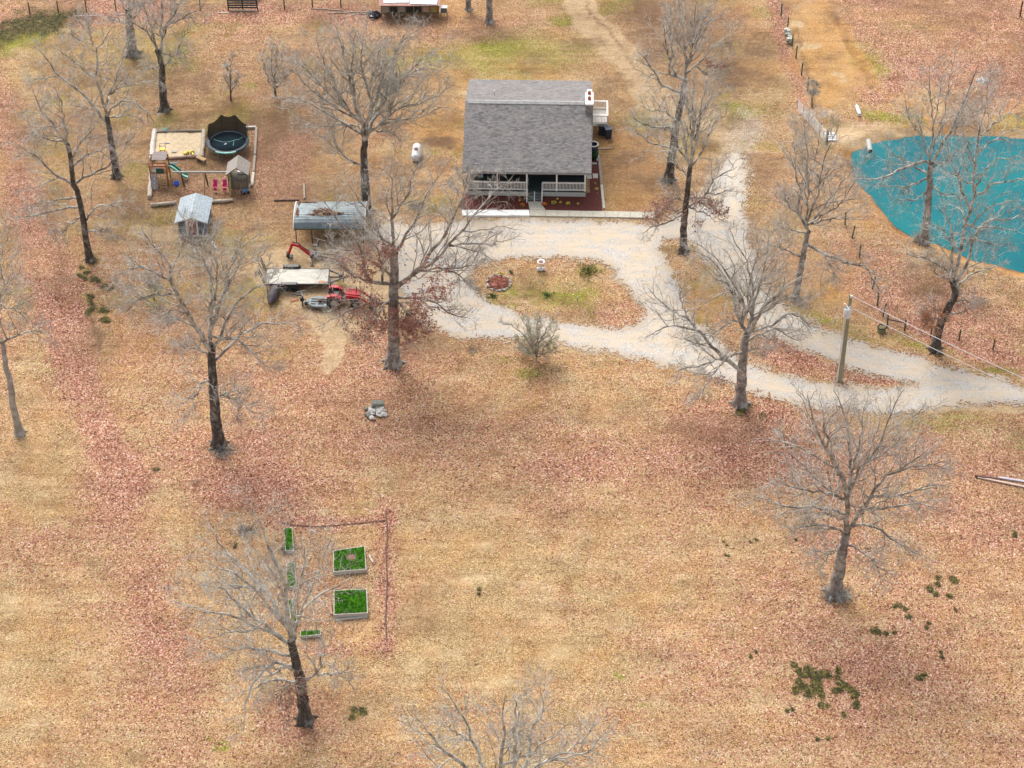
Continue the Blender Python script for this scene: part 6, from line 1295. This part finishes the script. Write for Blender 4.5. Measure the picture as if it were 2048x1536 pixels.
MB().box((dx + .02, -.15, ph - .1), (.16, .12, .2)).build("insulator", WHITE, t)
e1 = Vy(2110, 782, b.y - 8); e2 = Vy(2110, 822, b.y - 8)
for i, (p0, p1, lb) in enumerate(((b + Vector((dx, 0, ph - .1)), Vy(2200, 823, b.y - 9), "upper power wire running from the pole top to the right edge"), (b + Vector((dx * .86, 0, ph * .86)), Vy(2200, 815 + 33, b.y - 7), "lower power wire running from below the pole top to the right edge"))):
    pts = [p0.lerp(p1, k / 14) - Vector((0, 0, .25 * math.sin(math.pi * k / 14))) for k in range(15)]; c = p0.copy()
    tag(MB().tube([q - c for q in pts], .03, 5).build("power_wire", mat("pale_cable", (.75, .70, .70), (.7, .65, .65), 5, .5, bmp=0), None, c), lb, "wire", "wires on the power pole")
# ------------------------------------------------------------------ fences
def post(px, py, h, label, group, r=.07, m_=POSTM, tilt=0.0):
    return tag(MB().tube([(0, 0, -.1), (tilt, 0, h)], [r, r * .9], 8).build("fence_post", m_, None, G(px, py)), label, "fence post", group)
def wires(pts, zs, label, name="fence_wire"):
    P = [G(a, b_) for a, b_ in pts]; c = P[0]; m = MB()
    for z in zs:
        for p, q in zip(P[:-1], P[1:]): m.tube([p - c + Vector((0, 0, z)), (p + q) / 2 - c + Vector((0, 0, z - .03)), q - c + Vector((0, 0, z))], .008, 4, False)
    return tag(m.build(name, WIRE, None, c), label, "fence wire")
FL = [(60, 28), (117, 25), (173, 23), (232, 20), (401, 20)]
for p, lb in zip(FL, ("mossy post leftmost on the far upper left fence", "mossy post second from the left on the far upper left fence", "post above the pale sycamore's top on the far fence", "post just left of the thick grey trunk on the far fence", "white capped post right of the tree crowns on the far fence")): post(*p, 1.35, lb, "posts of the far fence")
for p, lb in (((569, 17), "post midway between the dark pen and the hen house"), ((625, 14), "white topped post nearer the hen house, behind the broad tree"), ((682, 14), "post closest to the hen house on the far fence")): post(*p, 1.3, lb, "posts of the far fence")
wires([(-60, 30)] + FL + [(455, 19)], (.4, .75, 1.1), "thin wires of the far fence left of the dark pen"); wires([(520, 19), (569, 17), (625, 14), (682, 14), (740, 12)], (.4, .75, 1.1), "thin wires of the far fence between the pen and the hen house")
FLT = [(1562, 31), (1575, 58), (1584, 92), (1592, 116), (1603, 150), (1615, 180), (1624, 202)]
for i, p in enumerate(FLT): post(*p, 1.35, ["mossy post nearest the top edge on the fence beside the orange lane", "dark post just above the stacked field stones", "post right beside the stacked field stones", "post just below the stacked field stones", "post level with the reddest earth of the orange lane", "post second up from the metal gate", "post at the upper hinge end of the metal gate"][i], "posts beside the orange lane")
wires([(1550, 0)] + FLT, (.4, .75, 1.1), "thin wires of the fence beside the orange lane")
RF = [(1690, 449), (1704, 476), (1719, 515), (1745, 578), (1755, 611), (1766, 632), (1774, 655)]
for i, p in enumerate(RF): post(*p, 1.3, ["post nearest the pond's left shore on the near bank fence", "mossy post under the bare branches left of the pond tree", "leaning mossy post in the middle of the near bank fence", "post where the fallen branch crosses the near bank fence", "post two up from the dark rail on the near bank fence", "post just before the old tyre", "post joined to the dark cross rail beside the old tyre"][i], "posts of the pond fence", tilt=.12 if i % 2 else -.05)
RF2 = [(1809, 661), (1861, 674), (1918, 680), (1986, 699)]
for i, p in enumerate(RF2): post(*p, 1.1, ["post at the right end of the dark cross rail", "short post behind the orange leaved oak's base", "white topped post right of the orange leaved oak", "last mossy post toward the right edge on the pond fence"][i], "posts of the pond fence")
wires(RF + RF2 + [(2060, 715)], (.4, .75, 1.0), "thin wires of the fence between drive and pond")
p, q = G(1774, 655), G(1809, 661); tag(MB().beam(Vector((0, 0, .85)), q - p + Vector((0, 0, .8)), .09, .09).build("brace_rail", TIMBER_D, None, p), "dark cross rail bracing two posts beside the old tyre", "rail")
p, q = G(1766, 632), G(1774, 655); tag(MB().beam(Vector((0, 0, 1.15)), q - p + Vector((0, 0, .35)), .06, .06).build("brace_rail", TIMBER, None, p), "slanting brace between the last two posts before the dark rail", "rail")
t = thing("stump", "low cut stump ringed by an old tyre at the fence corner", "stump", G(1763, 663)); MB().lathe([(.34, 0), (.32, .3), (.3, .42), (0, .44)], n=14).build("wood", mat("mossy_stump", (.26, .22, .12), (.14, .13, .06), 6, .9), t); MB().lathe([(.3, .46), (.36, .42), (.40, .46), (.36, .52), (.3, .46)], n=16).build("rim", RUBBER, t)
post(2040, 32, 1.7, "tall dark post at the upper right corner", "posts at upper right", .09, TIMBER_D)
# ------------------------------------------------------------------ metal gate
a_, b_ = G(1594, 222), G(1651, 286); d = b_ - a_; L_ = d.length; t = thing("metal_gate", "long galvanised tube gate standing open by the orange lane", "gate", a_, math.atan2(d.y, d.x))
m = MB()
for k in range(7): m.tube([(0, 0, .2 + k * .17), (L_, 0, .2 + k * .17)], .024, 6)
m.build("rails", STEEL, t); m = MB()
for k in range(6): m.box((L_ * k / 5, 0, .71), (.045, .04, 1.1))
m.build("stiles", STEEL, t)
post(1653, 290, 1.6, "mossy gatepost at the near end of the metal gate", "posts beside the orange lane", .11)
t = thing("metal_sheet", "bright metal panel lying beside the gatepost", "panel", G(1661, 275), .05); MB().box((0, 0, .1), (.95, 1.25, .05)).build("panel", mat("bright_zinc", (.70, .73, .75), (.58, .61, .63), 4, .4, metallic=.3), t)
m = MB()
for k in (-.3, 0, .3): m.box((0, k, .15), (.95, .05, .05))
m.build("ribs", STEEL, t)
# culvert pipes
a_, b_ = G(1719, 233), G(1713, 216); d = b_ - a_; t = thing("culvert_pipe", "whitish culvert pipe lying on the grass above the pond", "pipe", a_, 0)
MB().tube([Vector((0, 0, .2)), d + Vector((0, 0, .2))], .17, 14).build("pipe", mat("bluish_white_pipe", (.70, .74, .77), (.55, .58, .6), 5, .6), t); MB().tube([d * .98 + Vector((0, 0, .2)), d * 1.03 + Vector((0, 0, .2))], .19, 14).build("collar", STEEL, t)
a_, b_ = G(1740, 303), G(1736, 288); d = b_ - a_; t = thing("outlet_pipe", "corrugated outlet pipe poking over the pond's upper left shore", "pipe", a_, 0)
pts = [d * (k / 16) + Vector((0, 0, .05 + .35 * k / 16)) for k in range(17)]; MB().tube(pts, [.22 + (.015 if k % 2 else 0) for k in range(17)], 14, False).build("pipe", mat("dull_white_pipe", (.55, .55, .52), (.42, .42, .4), 5, .6), t); MB().lathe([(.0, 0), (.2, 0)], pts[0] + Vector((0, -.01, 0)), 14, rot=Matrix.Rotation(R(80), 3, 'X')).build("mouth", BLACK, t)
# gourd rack
b = G(1957, 236); t = thing("gourd_rack", "slim white pole carrying a cluster of white birdhouse gourds beyond the pond", "birdhouse pole", b, 0)
hz = Vy(1965, 158, b.y).z; lx = Vy(1965, 158, b.y).x - b.x
MB().tube([(0, 0, 0), (lx, 0, hz)], .04, 8).build("pole", WHITE, t); MB().beam((lx - .55, 0, hz), (lx + .55, 0, hz), .05, .05).beam((lx, -.5, hz), (lx, .5, hz), .05, .05).build("arm", WHITE, t)
for k, (x, y) in enumerate(((-.5, 0), (-.22, .1), (.22, -.1), (.5, 0), (0, -.45), (0, .45))): MB().lathe([(0, -.38), (.11, -.34), (.14, -.24), (.1, -.13), (.04, -.05), (0, 0)], (lx + x, y, hz), 10).build("gourd", WHITE, t)
# long pale boards at the right edge
timber("plank", (1955, 955), (2100, 985), .18, .1, mat("pale_pink_board", (.62, .45, .37), (.45, .3, .24), 5, .8), "nearer long pinkish board at the right edge of the field", "plank", "long boards at the right edge")
timber("plank", (1998, 956), (2110, 974), .2, .12, mat("grey_mauve_board", (.55, .50, .54), (.42, .37, .4), 5, .8), "farther long mauve grey board at the right edge of the field", "plank", "long boards at the right edge")
log("log", (1950, 953), (1998, 960), .09, TIMBER_D, "dark pole end leading into the long pale boards", "pole", seed=44)
log("fallen_branch", (148, 33), (203, 31), .04, mat("white_pvc", (.75, .73, .7), (.6, .58, .55), 5, .5), "white pipe lying on the leaves at the far left fence", "pipe", "white pipes on the ground", bend=.03, seed=50)
log("fallen_branch", (228, 29), (262, 29), .04, mat("white_pvc", (.75, .73, .7)), "white pipe end left of the thick grey trunk", "pipe", "white pipes on the ground", bend=.03, seed=51)
log("fallen_branch", (436, 26), (458, 26), .04, mat("white_pvc", (.75, .73, .7)), "short white pipe at the dark pen's left corner", "pipe", "white pipes on the ground", bend=.02, seed=52)
for i, (a_, b_, lb) in enumerate((((624, 18), (690, 22), "long pale fallen pole left of the hen house"), ((655, 27), (735, 24), "nearer long pale fallen pole left of the hen house"), ((700, 30), (742, 27), "short pale fallen pole beside the black tarp"))): log("fallen_pole", a_, b_, .05, LOGM, lb, "pole", "pale poles beyond the lawn", bend=.12, seed=60 + i)
# ------------------------------------------------------------------ dark board pen at the top edge
a_, b_ = G(457, 19), G(515, 19); w_ = (b_ - a_).length; t = thing("board_pen", "dark stained board pen at the top edge left of the hen house", "pen", a_)
m = MB()
for y in (0, 2.2):
    for k in range(4): MB().box((w_ / 2, y, .22 + .26 * k), (w_, .05, .16)).build("board", mat("black_stained_boards", (.07, .06, .06), (.03, .028, .028), 5, .8, (.5, 1, 4)), t)
for x in (0, w_ * .5, w_):
    for y in (-.06, 2.26): MB().box((x, y, .6), (.12, .1, 1.2)).build("post", BLACK, t)
MB().box((w_ / 2, -.3, .06), (w_ * .85, .15, .1)).build("sill", LOGM, t)
# ------------------------------------------------------------------ hen house
b = G(762, 38); e = G(878, 34); w_ = (e - b).length; t = thing("hen_house", "raised row of wooden hutches under teal white and rusty sheets at the top edge", "hen house", b, 0)
OB = mat("old_hutch_wood", (.22, .18, .11), (.10, .08, .05), 6, .85)
m = MB(); m.box((w_ / 2, .1, .62), (w_, .1, .08)).box((w_ / 2, .1, 1.42), (w_, .1, .08)).box((w_ / 2, 1.9, 1.0), (w_, .08, .9)).box((w_ / 2, 1.0, .6), (w_, 1.9, .05)); m.build("frame", OB, t)
for k in range(8): MB().box((.08 + (w_ - .16) * k / 7, .06, .8), (.09, .09, 1.6)).build("post", OB, t)
cols = [DARK, mat("faded_pink_board", (.45, .27, .2), (.3, .17, .12), 5, .8), mat("mustard_board", (.36, .27, .08), (.25, .18, .05), 5, .8), TIMBER, DARK, TIMBER, DARK]
for k in range(7): MB().box((.08 + (w_ - .16) * (k + .5) / 7, .12, 1.02), ((w_ - .16) / 7 - .14, .05, .62)).build("hutch_door", cols[(k + 3) % 7], t)
rz_ = [(.0, 2.45, mat("rusty_sheet", (.45, .30, .26), (.28, .10, .07), 4, .8)), ]
MB().prism([(-.25, 1.60), (2.2, 1.85), (2.2, 1.90), (-.25, 1.65)], -.15, w_ + .15, 'x').build("roof", rz_[0][2], t)
TEALW = mat("teal_white_sheet", (.62, .76, .78), (.45, .60, .63), 3, .5)
MB().box((w_ * .27, 1.2, 1.83), (w_ * .44, 2.0, .04), (R(6), 0, .03)).build("roof_sheet", TEALW, t); MB().box((w_ * .75, 1.0, 1.84), (w_ * .46, 2.2, .04), (R(6), 0, -.05)).build("roof_sheet", mat("white_blue_sheet", (.72, .80, .84), (.58, .68, .72), 3, .5), t)
b = G(888, 33); t = thing("wire_cage", "small stand with a white topped cage right of the hen house", "cage", b, 0); MB().box((0, 0, .8), (.6, .5, .5)).build("cage", mat("slate_cage", (.12, .17, .19), (.06, .08, .09), 6, .6), t); MB().box((0, 0, 1.1), (.68, .58, .05)).build("top", WHITE, t)
for x in (-.3, .3): MB().beam((x * .9, -.2, .6), (x * 1.1, -.35, 0), .05, .05).beam((x * .9, .2, .6), (x * 1.1, .35, 0), .05, .05).build("leg", TIMBER, t)
t = thing("tarp_heap", "crumpled black tarp heap at the hen house's left end", "tarp", G(747, 33)); m = MB()
for k in range(9): m.blob((rd.uniform(-.4, .4), rd.uniform(-.3, .3), .2), (.3, .25, .26), k + 3, 8, 5, .45)
m.build("tarp", mat("black_tarp", (.05, .05, .06), (.02, .02, .025), 5, .35), t)
# long fallen branch caught in the fence below the pond trees
p = [Vy(1628, 487, G(1640, 545).y), Vy(1650, 495, G(1650, 550).y)]
# brush piles
def brush(px, py, r_, h_, num, m_, label):
    g = np.random.default_rng(int(px)); b = G(px, py); st = g.normal(size=(num, 3)) * np.array([r_ * .5, r_ * .4, 0]); d = g.normal(size=(num, 3)); d[:, 2] = np.abs(d[:, 2]) * .8; d /= np.linalg.norm(d, axis=1, keepdims=True); L_ = (.3 + .7 * g.random((num, 1))) * h_
    P = np.stack([st, st + d * L_ * .5 + g.normal(size=(num, 3)) * .05, st + d * L_ + g.normal(size=(num, 3)) * .1], 1); P[:, :, 2] = np.abs(P[:, :, 2]) + .02
    V, F_ = tubes(P, np.tile([.02, .014, .008], (num, 1)), 3); return tag(link_mesh("brush_pile", np_mesh("brush_pile", V, F_), m_, None, b), label, "brush pile", "heaps of twigs")
brush(1672, 1192, .9, 1.0, 260, LIMB_G, "grey twigs heaped round the foot of the lone field oak"); brush(1842, 480, .7, .8, 220, LIMB_B, "brown twigs heaped round the foot of the pond bank tree"); brush(575, 1098, .6, .7, 120, LIMB_G, "dry grey stalks beside the farthest narrow bed"); brush(492, 1062, .8, .7, 120, LIMB_B, "dry brush left of the garden's far border")
brush(445, 905, .9, .6, 150, LIMB_P, "pale twigs heaped at the tall dark oak's foot"); brush(270, 112, .8, .8, 140, LIMB_G, "twigs sprouting round the thick grey trunk")
brush(1600, 600, 1.0, .5, 60, LIMB_P, "pale twigs at the foot of the forked tree near the pond")
brush(945, 700, .7, .4, 50, LIMB_B, "loose twigs below the gravel loop"); brush(830, 412, .8, .5, 110, LIMB_B, "small brown brush heap between tank and porch")
